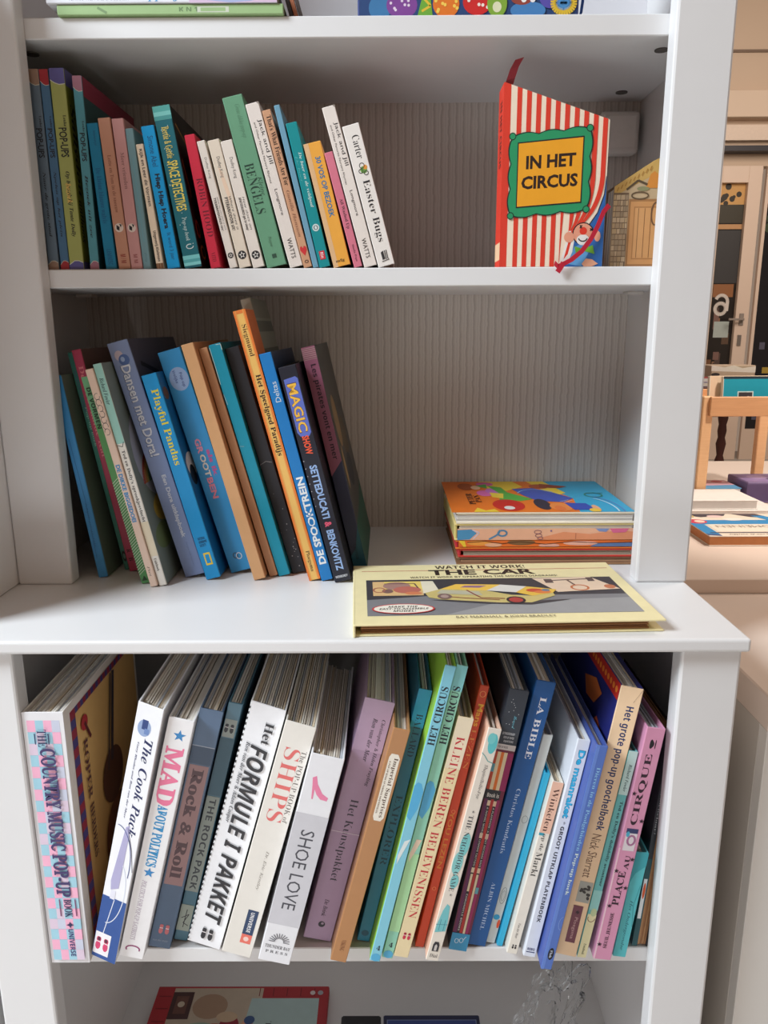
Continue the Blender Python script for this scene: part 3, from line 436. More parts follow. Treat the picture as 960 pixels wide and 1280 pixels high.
MBk('fowler', 'narrow mint and white spine with a rainbow on its grey cover', (238, 236, 228), cov=(128, 142, 134), spine=[('r', (160, 214, 204), 0, 1, 0, .345), ('l', (60, 70, 70), .08, [(0, .35), (.6, .36), (.9, .34)]), ('t', 'Richard Fowler', 'sbi', (44, 70, 76), .06, .175, .5, .5), ('t', "Ted en Dolly's sprookjesvlucht", 'sb', (60, 62, 66), .375, .70, .5, .5), ('t', 'Unieboek', 'sb', (70, 66, 60), .87, .93, .5, .34), ('r', (236, 226, 200), 0, 1, .70, .86)],
    right=[('o', (176, 182, 196), .35, .42, .28)]+[('c', c_, .035, .55, .55, .42-i*.035, .16-i*.013, 180, 300) for i, c_ in enumerate(((176, 86, 76), (206, 142, 84), (198, 190, 110), (110, 160, 120), (96, 120, 170)))]+[('e', (206, 178, 84), .35, .68, .2, .07), ('e', (120, 140, 96), .2, .8, .16, .06), ('e', (70, 80, 74), .5, .82, .14, .05), ('e', (90, 96, 80), .75, .75, .18, .06), ('t', 'Unieboek', 'i', (90, 94, 90), .86, .96, .4, .06)])
MBk('dora', 'grey-lavender book with fat white title letters, wider than its neighbours', (132, 150, 190), cov=(88, 92, 112), spine=[('e', (190, 176, 186), .38, .055, .2, .02), ('e', (76, 104, 160), .56, .075, .26, .022), ('e', (150, 172, 206), .5, .072, .1, .01), ('t', 'Dansen met Dora!', 'x', (92, 104, 134), .095, .475, .5, .50), ('t', 'Dansen met Dora!', 'h', (214, 218, 226), .096, .473, .52, .46), ('t', 'Een Dora uitklapboek', 'x', (206, 212, 224), .555, .83, .56, .27), ('t', 'Memphis Belle Publishers', 'i', (112, 128, 166), .85, .96, .6, .1)],
    right=[('o', (116, 120, 146), .3, .3, .18), ('l', (40, 44, 58), .03, [(.1, .1), (.4, .15), (.3, .25)]), ('e', (62, 64, 84), .6, .25, .2, .1)])
MBk('panda', 'bright azure book with yellow title and a yellow rectangle outline near the foot', (22, 150, 214), cov=(20, 110, 176), spine=[('t', 'Playful Pandas', 'sb', (238, 220, 60), .07, .43, .5, .60), ('h', 'NATIONAL', 'b', (24, 60, 100), .28, .78, .795, .013), ('h', 'GEOGRAPHIC', 'b', (24, 60, 100), .28, .85, .812, .013), ('h', 'SOCIETY', 'b', (24, 60, 100), .28, .72, .829, .013), ('r', (236, 206, 60), .32, .78, .868, .93), ('r', (22, 150, 214), .41, .69, .877, .921)], right=[('e', (120, 80, 50), .06, .1, .05, .03), ('e', (230, 230, 230), .12, .45, .1, .06), ('e', (16, 20, 30), .1, .5, .06, .05)])
MBk('groot', 'wide sky-blue spine with pink and white cut-out letters', (54, 152, 212), spine=[('e', (150, 176, 216), .55, .125, .42, .05), ('t', 'Vrolijke', 'b', (70, 90, 150), .085, .14, .40, .16), ('t', 'Pop-up', 'b', (70, 90, 150), .10, .16, .66, .16), ('t', 'GR', 'x', (236, 150, 176), .385, .45, .44, .26), ('t', 'OOT', 'x', (232, 226, 216), .455, .555, .44, .26), ('t', 'BEN', 'x', (236, 140, 160), .56, .655, .44, .26), ('t', 'als ik', 'x', (196, 90, 150), .44, .56, .78, .2), ('c', (60, 80, 100), .04, .45, .925, .1, .012), ('c', (214, 226, 236), .04, .6, .93, .12, .014)])
MBk('tanA', 'plain tan spine standing forward, left of a set-back tan one', (214, 164, 116), cov=(196, 146, 102))
MBk('tanB', 'plain tan spine set back, left of the teal spine', (196, 144, 104), cov=(180, 128, 90))
MBk('teal', 'plain teal spine with worn pale edges, left of the black one', (10, 146, 174), cov=(12, 120, 146), spine=[('l', (190, 210, 206), .05, [(.02, .01), (.04, .1), (.03, .16)]), ('l', (190, 210, 206), .05, [(.6, .004), (.98, .006), (.97, .03)]), ('l', (170, 200, 200), .04, [(.03, .2), (.1, .245)]), ('l', (170, 200, 200), .03, [(.05, .42), (.4, .425)])])
MBk('black', 'black spine with scuffed specks right of the teal spine', (34, 36, 42), cov=(40, 36, 36), spine=[('o', (150, 150, 150), rc.uniform(.05, .95), rc.uniform(.6, .98), rc.uniform(.02, .05)) for _ in range(14)]+[('l', (150, 150, 150), .03, [(.02, .5), (.5, .49), (.9, .5)])], right=[('t', 'NACHTBOEK VAN MEESTER', 'sb', (16, 16, 18), .25, .7, .10, .07)])
MBk('sieg', 'tallest orange-yellow spine with flaming orange edges', (240, 192, 106), D=.066, cov=(226, 120, 60), spine=[('r', (234, 124, 52), 0, .14, 0, 1), ('r', (234, 124, 52), .86, 1, 0, 1), ('r', (232, 128, 56), 0, 1, 0, .012), ('r', (238, 160, 80), .14, .24, 0, 1), ('r', (238, 160, 80), .76, .86, 0, 1), ('t', 'Siegmund', 'sr', (74, 48, 30), .05, .16, .52, .5), ('t', 'Het Speelgoed Paradijs', 'sb', (58, 38, 28), .225, .52, .52, .54), ('t', 'Ploegsma', 'sr', (84, 60, 40), .885, .965, .5, .4)])
MBk('spook', 'mid-blue spine with white spooky capitals running upwards', (24, 124, 196), cov=(40, 60, 96), spine=[('t', 'Deltas', '', (214, 226, 236), .12, .205, .55, .44, -1), ('t', 'DE SPOOKTREIN', 'x', (236, 240, 242), .53, .925, .52, .62, -1), ('c', (24, 124, 196), .08, .5, .735, .14, .008), ('c', (24, 124, 196), .08, .5, .695, .14, .008)])
MBk('magic', 'black spine with golden arched title on a blue panel', (30, 32, 46), cov=(24, 26, 38), spine=[('p', (94, 112, 196), [(.14, .055), (.8, .05), (.92, .06), (.9, .30), (.75, .315), (.25, .31), (.12, .29)]), ('t', 'MAGIC', 'x', (74, 44, 40), .075, .295, .5, .56), ('t', 'MAGIC', 'h', (244, 190, 72), .078, .292, .5, .52), ('t', 'SHOW', 'x', (240, 90, 56), .31, .395, .5, .40), ('t', 'SETTEDUCATI', 'x', (150, 182, 230), .445, .695, .5, .44), ('t', '&', 'x', (226, 90, 120), .71, .735, .5, .4), ('t', 'BENKOVITZ', 'x', (150, 182, 230), .75, .945, .5, .44), ('h', 'WEMBOREY', 'b', (206, 210, 220), .12, .85, .975, .012)]+[('o', (206, 204, 210), .06, .42+i*.035, .025) for i in range(7)])
MBk('pirates', 'maroon-topped navy spine, rightmost of the leaning books', (38, 44, 78), cov=(60, 62, 60), spine=[('r', (146, 84, 110), 0, 1, 0, .5), ('p', (146, 84, 110), [(0, .5), (1, .5), (0, .56)]), ('r', (176, 130, 140), 0, 1, .005, .055)]+[('l', (120, 70, 86), .04, [(0, .01+i*.008), (1, .01+i*.008)]) for i in range(6)]+[('t', 'Les pirates vont en mer', 'b', (54, 26, 44), .075, .49, .55, .5), ('p', (26, 90, 110), [(0, .93), (.5, .90), (1, .80), (1, 1), (0, 1)]), ('t', 'Casterman', 'sr', (20, 40, 60), .88, .95, .5, .3)],
    right=[('e', (150, 122, 84), .3, .35, .16, .12), ('e', (96, 84, 66), .6, .45, .2, .1), ('p', (40, 100, 84), [(0, .8), (.5, .78), (1, .72), (1, 1), (0, 1)]), ('e', (170, 140, 96), .15, .55, .06, .1), ('e', (44, 50, 60), .5, .6, .2, .08)])
book((MP['sieg'][0]+.0012, .080, 0, -.2386, .0135, .384), 0., 'hardback_book', 'tall grey-green book standing behind the orange-yellow spine', G2, (182, 172, 156), cov=(150, 152, 138), D=.14, right=[('r', (104, 110, 100), 0, 1, .08, .12), ('r', (98, 104, 96), 0, 1, .18, .25), ('r', (136, 134, 120), 0, 1, 0, .07)])
# ------------------------------------------------------------------ upper shelf
G3 = 'books on the upper shelf'
def TB(key, label, c, **kw):
    kw.setdefault('D', .2); kw.setdefault('ct', .0015); book(TP[key], z2t, 'picture_book', label, G3, c, **kw)
def caps(c1, line=(214, 214, 196)):
    return [('p', c1, [(0, 0), (1, 0), (1, .075), (.6, .078), (.3, .07), (0, .055)]), ('l', line, .05, [(0, .055), (.3, .07), (.6, .078), (1, .075)]), ('p', c1, [(0, 1), (1, 1), (1, .965), (.7, .955), (.4, .955), (0, .975)]), ('l', line, .05, [(0, .975), (.4, .955), (.7, .955), (1, .965)])]
def pops(t): return [('t', 'Leuke', 'sb', K, .225, .28, .74, .2), ('t', 'POP-UPS', 'h', (34, 36, 44), .285, .43, .52, .56), ('t', t, 'sbi', (38, 40, 46), .5, .83, .52, .34)]
TB('grey', 'grey-blue spine with tan ends, leftmost on the upper shelf', (104, 122, 138), spine=caps((160, 130, 112))+pops('Naar de grote stad'))
TB('bluered', 'steel-blue spine with red ends, second on the upper shelf', (72, 112, 146), spine=caps((166, 44, 54))+pops('Spelen op het plein'))
TB('yellow', 'yellow-green spine with violet ends and glinting title', (166, 172, 100), cov=(128, 136, 44), spine=caps((94, 90, 150))+pops('Op bezoek bij Tante Dolly')+[('t', 'bezoek', 'sbi', (236, 196, 110), .56, .66, .5, .4)], right=[('r', (96, 92, 150), 0, 1, 0, .08), ('t', 'Sallydou', 'sbi', (40, 42, 30), .16, .62, .058, .075), ('t', 'anthoos', 'sbi', (40, 42, 30), .64, .86, .05, .06), ('r', (96, 92, 150), 0, 1, .96, 1)])
TB('tealpink', 'teal spine with pink ends right of the yellow-green one', (82, 150, 164), cov=(44, 84, 88), spine=caps((166, 112, 130))+pops('Bezoek uit zee'), right=[('r', (150, 50, 76), 0, 1, 0, .1), ('t', 'Berend', 'sb', (20, 40, 46), .28, .4, .2, .2)])
TB('blue6', 'plain strong blue spine with faint dark title', (16, 126, 166), spine=[('t', 'Mannetje', 'i', (20, 90, 130), .05, .15, .55, .3), ('t', 'De kleine blauwe walvis', 'sb', (18, 96, 142), .3, .68, .5, .44), ('t', 'LEMNISC', 'b', (16, 96, 140), .86, .97, .5, .44)])
dice = lambda: [('o', (226, 210, 200), .5, .72, .36), ('p', K, [(.3, .70), (.55, .715), (.5, .74), (.28, .73)]), ('p', K, [(.55, .695), (.75, .70), (.65, .72)])]
TB('orangepink', 'salmon-orange spine with a round emblem low down', (200, 146, 122), spine=[('t', 'Lotte en Tom in de sneeuw', 'sb', (150, 96, 76), .24, .62, .52, .3)]+dice()+[('t', 'M / M', 'b', (150, 60, 50), .9, .96, .5, .45)])
TB('pink', 'rose-pink spine with a round emblem low down', (204, 150, 148), spine=[('t', 'Meer vrienden', 'sb', (150, 104, 104), .22, .46, .52, .32)]+dice()+[('t', 'M M', 'b', (160, 90, 92), .9, .96, .5, .35)])
TB('paleteal', 'dusty pale teal spine right of the rose-pink one', (116, 152, 160), spine=[('t', 'Zing', 'i', (80, 120, 130), .88, .95, .5, .3), ('l', (110, 156, 166), .2, [(.5, .2), (.5, .8)])])
TB('cream', 'short cream spine with brown page ends showing', (238, 216, 190), spine=[('r', (120, 84, 56), 0, 1, .955, 1), ('r', (170, 130, 96), .2, .3, .955, 1), ('r', (170, 130, 96), .55, .65, .955, 1), ('t', 'Kijk en Leer de Vormen', 'b', (66, 62, 66), .04, .49, .5, .56), ('t', 'Uitgeverij Kluitman', 'b', (50, 48, 50), .69, .94, .5, .5)])
TB('cyan', 'vivid cyan spine with black playful title', (0, 156, 218), cov=(120, 150, 150), spine=[('t', 'Simone Abel', '', (20, 80, 130), .07, .28, .55, .44), ('t', 'Hiep Hiep Hoera', 'x', (24, 30, 44), .33, .715, .5, .5), ('t', 'Ik word 3 jaar', '', (20, 90, 140), .745, .94, .55, .4)])
TB('space', 'dark teal spine with pale striped ends and yellow tall lettering', (22, 104, 116), cov=(30, 24, 24), spine=[('r', (80, 164, 158), 0, 1, 0, .035), ('r', (120, 196, 190), 0, 1, .035, .06), ('r', (70, 150, 148), 0, 1, .06, .085), ('r', (120, 200, 202), 0, 1, .92, .945), ('r', (80, 164, 168), 0, 1, .945, .965), ('r', (130, 206, 206), 0, 1, .965, .985), ('t', 'Bertie & Gertie', 'sb', (226, 206, 110), .125, .315, .5, .42), ('t', 'SPACE DETECTIVES', 'h', (232, 210, 96), .33, .64, .52, .6), ('t', 'Pop-up book', 'sbi', (180, 206, 206), .68, .83, .5, .3), ('c', (206, 220, 220), .05, .55, .865, .2, .014, 0, 300)]+[('o', (206, 226, 226), rc.uniform(.1, .9), rc.uniform(.1, .9), .025) for _ in range(16)],
    right=[('l', (190, 130, 60), .012, [(.05, .1), (.3, .2), (.9, .05)]), ('l', (190, 130, 60), .012, [(.04, .32), (.1, .5), (.09, .55)]), ('c', (196, 96, 50), .02, .1, .75, .04, .05), ('c', (210, 150, 60), .015, .12, .9, .05, .04), ('l', (200, 140, 70), .01, [(.3, .1), (.4, .3)]), ('l', (200, 140, 70), .01, [(.5, .1), (.55, .3)])])
TB('red', 'crimson spine with dark red serif title beside the white trio', (206, 40, 66), spine=[('t', 'ROBIN HOOD', 'sr', (112, 18, 40), .32, .76, .6, .6), ('t', 'VITO', 'sr', (120, 20, 40), .88, .95, .5, .4)])
def trio(a, b): return [('t', 'Dudley Kong', '', (110, 106, 104), .13, .29, .5, .36), ('t', a, 'i', (90, 86, 86), .44, .70, .70, .2), ('t', b, 'b', (60, 58, 60), .44, .70, .36, .3), ('o', (40, 38, 40), .5, .9, .36), ('s', (226, 222, 216), .5, .9, .3), ('o', (40, 38, 40), .5, .9, .1)]
TB('whA', 'white dinosaur-story spine, left of the trio with ball emblems', (232, 222, 212), spine=trio('What do you give a sick', 'TYRANNOSAURUS rex?'))
TB('whB', 'off-white spine with bright glint, middle of the trio with ball emblems', (230, 216, 198), spine=[('p', (236, 206, 180), [(.35, .2), (.6, .25), (.8, .42), (.6, .5), (.4, .35)])]+trio('Where does a', 'PTERANODON sit?'))  # the glint is a patch painted into the spine colour
TB('whC', 'white spine next to the tall green book, right of the trio with ball emblems', (232, 222, 212), spine=trio('How does an', 'APATOSAURUS get to sleep?'))
TB('bengels', 'tall sage-green spine with thin dark serif lettering', (106, 158, 126), spine=[('t', 'Grote dikke pop-up', 'si', (88, 134, 106), .05, .24, .6, .3), ('t', 'BENGELS', 'sr', (34, 62, 50), .385, .68, .44, .48), ('t', 'Kleine', 'si', (44, 76, 60), .47, .58, .8, .2), ('t', 'Ploegsma', 'si', (80, 120, 96), .82, .88, .5, .2), ('r', (50, 80, 64), .4, .62, .925, .95)])
def jack(): return [('p', (150, 140, 130), [(.8, 0), (1, 0), (1, .02)]), ('t', 'Jack and Jill', '', (44, 42, 46), .10, .365, .70, .36), ('t', 'and Other Favorite Nursery Rhymes', '', (76, 72, 74), .11, .475, .30, .19), ('t', 'Longmore', '', (60, 58, 62), .515, .675, .5, .28), ('t', 'WATTS', '', (50, 48, 52), .82, .945, .5, .34)]
TB('jackA', 'taller white nursery-rhyme spine beside the sage-green book', (230, 220, 212), spine=jack())
TB('tan', 'tan-brown spine with handwritten title and red heart', (206, 156, 122), spine=[('t', "That's What Friends Are For", 'sb', (44, 28, 24), .035, .47, .6, .56), ('t', 'Gunilla Hansson', 'sbi', (140, 92, 70), .5, .80, .5, .36), ('p', (206, 50, 54), [(.5, .925), (.1, .885), (.15, .865), (.35, .86), (.5, .875), (.65, .86), (.88, .87), (.88, .89)]), ('c', (60, 40, 36), .08, .5, .962, .2, .008)])
TB('bluesl', 'thin grey-blue spine tucked behind the tan heart book', (110, 158, 182), D=.18)
TB('boer', 'teal spine with white italics and small red block', (12, 140, 146), spine=[('t', 'De boer en de veldpad', 'sbi', (206, 226, 220), .2, .58, .6, .34), ('t', 'De boer', 'si', (90, 190, 190), .22, .4, .25, .2), ('o', (206, 220, 220), .5, .72, .32), ('o', (40, 60, 60), .5, .72, .2), ('e', (214, 226, 226), .5, .72, .12, .012), ('r', (206, 44, 60), .25, .75, .885, .945), ('t', 'Rin', 'b', (240, 220, 220), .895, .935, .5, .3)])
TB('orange', 'amber-orange spine with blue chunky lettering', (238, 170, 70), spine=[('r', (224, 182, 136), 0, .28, 0, 1), ('t', '30 VOS OP BEZOEK', 'h', (34, 118, 166), .115, .60, .62, .3), ('h', 'mfg', 'sb', (60, 44, 30), .2, .72, .955, .03)])
TB('pinksl', 'raspberry-pink sliver of a spine behind the second nursery book', (214, 120, 140), spine=[('t', 'All Washed Up', 'sb', (76, 40, 56), .40, .66, .5, .46), ('t', 'Sheila Pope', 'sb', (110, 50, 66), .80, .95, .5, .3)])
TB('jackB', 'white nursery-rhyme spine, the shorter of two alike, touching the rightmost white book', (232, 222, 214), spine=jack())
TB('easter', 'white spine with black bug title, rightmost of the upright row', (236, 230, 224), spine=[('t', 'Carter', 'sr', (44, 44, 48), .075, .235, .6, .42), ('e', (110, 160, 70), .6, .315, .2, .025), ('e', (226, 150, 60), .72, .30, .12, .016), ('c', (60, 60, 60), .04, .55, .285, .14, .018), ('c', (60, 60, 60), .04, .42, .32, .12, .014), ('c', (60, 60, 60), .04, .7, .34, .12, .014), ('t', 'Easter Bugs', 'sr', (34, 34, 40), .385, .825, .52, .50), ('p', (50, 48, 50), [(.35, .90), (.5, .89), (.52, .95), (.36, .955)]), ('l', (50, 48, 50), .05, [(.58, .89), (.58, .955)]), ('l', (50, 48, 50), .05, [(.68, .89), (.68, .955)]), ('l', (50, 48, 50), .04, [(.3, .965), (.75, .96)])], ct=.002)
# ------------------------------------------------------------------ circus tent book with ribbons
RED = (222, 62, 44); CRM = (244, 226, 204)
ci = empty('carousel_book', (.1572, .0295, z2t+.0003), label='red and white striped tent-shaped book facing forward on the upper shelf', category='book')
Wd, Hl, Hr, Dp = .1285, .2125, .1705, .042
def tent(mb, y0, y1, m): mb.prism([(0, y0, 0), (Wd, y0, 0), (Wd, y0, Hr), (0, y0, Hl)], (0, y1-y0, 0), m)
b = MB(); tent(b, 0, .0022, CRM)
F = Face(b, (0, 0, Hl), (Wd, 0, 0), (0, 0, -Hl), (0, -1, 0))
tp = lambda a: (Hl-Hr)/Hl*a
n = 11; sw = 1/n
for i in range(n):
    a0 = i*sw+.028*(i > 0)-.0*(i == 0); a1 = min(1, a0+sw*.5)
    if i == 0: a0, a1 = 0, .06
    low = lambda a: 1. if a < .60 else .5
    F.poly([(a0, tp(a0)), (a1, tp(a1)), (a1, low(a1)), (a0, low(a0))], RED)
# drawn-back curtain and blue night
F.d_p((46, 104, 176), [(1, .50), (.985, .60), (.93, .70), (.85, .77), (.74, .83), (.66, .90), (.62, .97), (.6, 1), (1, 1)])
F.d_l((40, 40, 50), .010, [(1, .50), (.985, .60), (.93, .70), (.85, .77), (.74, .82), (.68, .82)])
def bez(p0, p1, p2, k): return ((1-k)**2*p0[0]+2*k*(1-k)*p1[0]+k*k*p2[0], (1-k)**2*p0[1]+2*k*(1-k)*p1[1]+k*k*p2[1])
for i in range(7, 11):   # curtain stripes swept towards the hand
    a0 = i*sw+.028; a1 = min(1, a0+sw*.5); j = (i-7)/3
    e0 = (.655+.035*j, .805); e1 = (.668+.035*j, .802); bend = .62+.16*(1-j)+.02
    A_ = [bez((a0, .5), (a0-.01*j, bend-.06+.10*j), e0, k/10) for k in range(11)]; B_ = [bez((a1, .5), (a1-.01*j, bend-.04+.10*j), e1, k/10) for k in range(11)]
    for k in range(10): F.poly([A_[k], B_[k], B_[k+1], A_[k+1]], RED, True)
F.k += 1
F.d_p((240, 236, 230), [(.66, .80), (.73, .80), (.70, .93), (.71, .955), (.58, .985), (.62, .9)]); F.d_p(RED, [(.685, .80), (.71, .80), (.66, .93), (.62, .96)])
F.draw([('p', (96, 160, 216), [(.72, .89), (.8, .87), (.88, .90), (.84, .95), (.8, 1), (.66, .985)]), ('o', K, .80, .815, .105), ('o', (232, 160, 132), .80, .815, .095), ('e', (236, 168, 140), .94, .83, .03, .03), ('e', (238, 236, 232), .80, .85, .062, .03), ('c', (40, 36, 40), .012, .80, .838, .042, .02, 10, 170), ('o', (226, 60, 44), .80, .80, .036),
    ('l', K, .010, [(.765, .768), (.785, .785)]), ('l', K, .010, [(.785, .768), (.765, .785)]), ('l', K, .010, [(.865, .785), (.89, .80)]), ('l', K, .010, [(.89, .785), (.865, .80)]), ('e', (232, 160, 132), .665, .835, .05, .03), ('p', (110, 176, 60), [(.72, .885), (.80, .90), (.90, .88), (.92, .93), (.80, .91), (.74, .93)]), ('p', (232, 170, 140), [(.80, .985), (.84, .955), (.90, .96), (.96, .985), (.9, 1), (.82, 1)])])
# green frame with scalloped rim and amber panel
sc = []
def side(p, q, nn, ox, oy):
    for i in range(nn):
        f = i/nn; w_ = .012+.014*abs(math.sin(f*math.pi*3)); sc.append((p[0]+(q[0]-p[0])*f+ox*w_*1.6, p[1]+(q[1]-p[1])*f+oy*w_))
side((.10, .30), (.80, .258), 24, 0, -1); side((.80, .258), (.80, .665), 24, 1, 0); side((.80, .665), (.10, .70), 24, 0, 1); side((.10, .70), (.10, .30), 24, -1, 0)
cxx, cyy = .45, .48
F.poly([(cxx+(a-cxx)*1.03, cyy+(q-cyy)*1.025) for a, q in sc], (24, 44, 40)); F.poly(sc, (40, 150, 100))
for a, q in ((.085, .285), (.815, .242), (.815, .68), (.085, .715)): F.d_o((24, 44, 40), a, q, .034); F.d_o((40, 150, 100), a, q, .026)
F.draw([('p', K, [(.135, .318), (.765, .283), (.765, .645), (.135, .672)]), ('p', (240, 166, 40), [(.145, .324), (.755, .291), (.755, .638), (.145, .665)]),
    ('t', 'IN HET', 'x', (46, 30, 26), 0, 0.001, .5, .01) if 0 else ('r', (240, 166, 40), .4, .41, .5, .51)])
F.letters('IN HET', 'x', (46, 30, 26), lambda x, y: (.22+x*.475, .462-y*.072-x*.018)); F.letters('CIRCUS', 'x', (46, 30, 26), lambda x, y: (.18+x*.54, .572-y*.072-x*.018))
b.build('front_cover', ci)
b = MB().hexa([(-.001, 0, 0), (.001, 0, 0), (.001, Dp, 0), (-.001, Dp, 0), (-.001, 0, Hl), (.001, 0, Hl), (.001, Dp, Hl), (-.001, Dp, Hl)], RED)
Fs = Face(b, (-.001, Dp, Hl), (0, -Dp, 0), (0, 0, -Hl), (-1, 0, 0)); Fs.draw([('t', 'IN HET CIRCUS', 'b', (60, 26, 24), .08, .44, .55, .4), ('r', (240, 200, 160), 0, 1, .86, .96)]); b.build('spine', ci)
b = MB()
for i in range(9):
    y = .004+i*.0042; b.prism([(.003, y, .001), (Wd-.002, y, .001), (Wd-.002, y, Hr-.003), (.003, y, Hl-.003)], (0, .0028, 0), CARD[i % 2])
b.build('pages', ci)
b = MB(); tent(b, Dp-.0022, Dp, RED); b.build('back_cover', ci)
RIB = mat((188, 28, 54), .55, .08, 200); RIB2 = mat((122, 26, 36), .55, .08, 200)
MB().strip([(.005, .006, Hl-.004), (.007, .003, Hl+.004), (.011, .002, Hl+.016), (.0165, .0, Hl+.0255)], (.0105, 0, .003), .0008, RIB2).build('ribbon', ci)
pts = [(.1345, .004, .0715), (.1325, -.004, .0725), (.1255, -.006, .064), (.119, -.0065, .047), (.112, -.007, .033), (.101, -.0075, .018), (.088, -.008, .0075), (.076, -.0085, .0015), (.0685, -.009, -.001), (.0695, -.010, .0045)]
MB().strip(pts, (.0042, 0, -.0040), .0008, RIB).strip([(.078, -.0095, .004), (.0745, -.0098, -.002), (.071, -.01, -.0072)], (.0055, 0, -.0035), .0008, RIB).build('ribbon', ci)
# ------------------------------------------------------------------ stone house book
ho = empty('house_book', (.3016, .052, z2t+.0003), label='house-shaped book with drawn stone wall and wooden door, beside the striped tent book', category='book')
ST = (206, 182, 146); b = MB(); out = [(0, 0), (.088, 0), (.088, .108), (.066, .136), (.048, .128), (.001, .098)]
b.prism([(x, 0, z) for x, z in out], (0, .003, 0), ST); F = Face(b, (0, 0, .136), (.088, 0, 0), (0, 0, -.136), (0, -1, 0))
q = lambda x, z: (x/.088, 1-z/.136)
F.poly([q(.0005, .086), q(.001, .098), q(.048, .128), q(.066, .136), q(.088, .108), q(.088, .098), q(.05, .112)], (214, 176, 102))
F.poly([q(.0005, .0005), q(.0195, .0005), q(.0195, .0905), q(.0005, .0905)], (128, 106, 84))
rr = random.Random(11)
for j in range(13):
    x = .0005; z = .0005+j*.0068
    while x < .0185:
        w_ = rr.uniform(.003, .0062); w_ = min(w_, .0195-x)
        if w_ > .0015: F.poly([q(x, z), q(x+w_-.0006, z+.0002), q(x+w_-.0006, z+.0060), q(x, z+.0058)], rr.choice([(190, 166, 136), (214, 192, 160), (176, 156, 130), (204, 178, 140)]), True)
        x += w_
F.k += 1
F.draw([('p', (176, 128, 82), [q(.020, .001), q(.020, .083), q(.088, .083), q(.088, .001)]), ('p', (216, 160, 104), [q(.0225, .004), q(.0225, .080), q(.088, .080), q(.088, .004)]), ('p', (190, 134, 84), [q(.027, .010), q(.027, .074), q(.088, .074), q(.088, .010)]), ('p', (222, 168, 112), [q(.0285, .0115), q(.0285, .0725), q(.088, .0725), q(.088, .0115)])])
for i in range(6): F.d_l((150, 104, 66), .010, [q(.033+i*.008, .012), q(.033+i*.008, .072)])
F.draw([('p', (226, 150, 70), [q(.040, .096), q(.045, .112), q(.05, .116), q(.055, .112), q(.06, .096)]), ('e', (150, 150, 110), .42, .30, .09, .02), ('l', (96, 80, 60), .03, [q(.016, .094), q(.03, .105), q(.042, .100)]), ('c', (110, 90, 66), .02, .38, .36, .12, .03), ('c', (120, 90, 66), .02, .62, .52, .06, .1)])
for i in range(9): F.d_l((180, 130, 60), .012, [q(.004+i*.005, .092+i*.0031), q(.006+i*.005, .097+i*.0031)])
b.build('front_cover', ho)
b = MB()
for i in range(8): b.prism([(x, .004+i*.0036, z) for x, z in out[:2]+[(.088, .106), (.066, .133), (.048, .126), (.002, .095)]], (0, .0026, 0), CARD[i % 3])
b.build('pages', ho); b = MB(); b.prism([(x, .033, z) for x, z in out], (0, .003, 0), (130, 110, 86)); b.build('back_cover', ho)
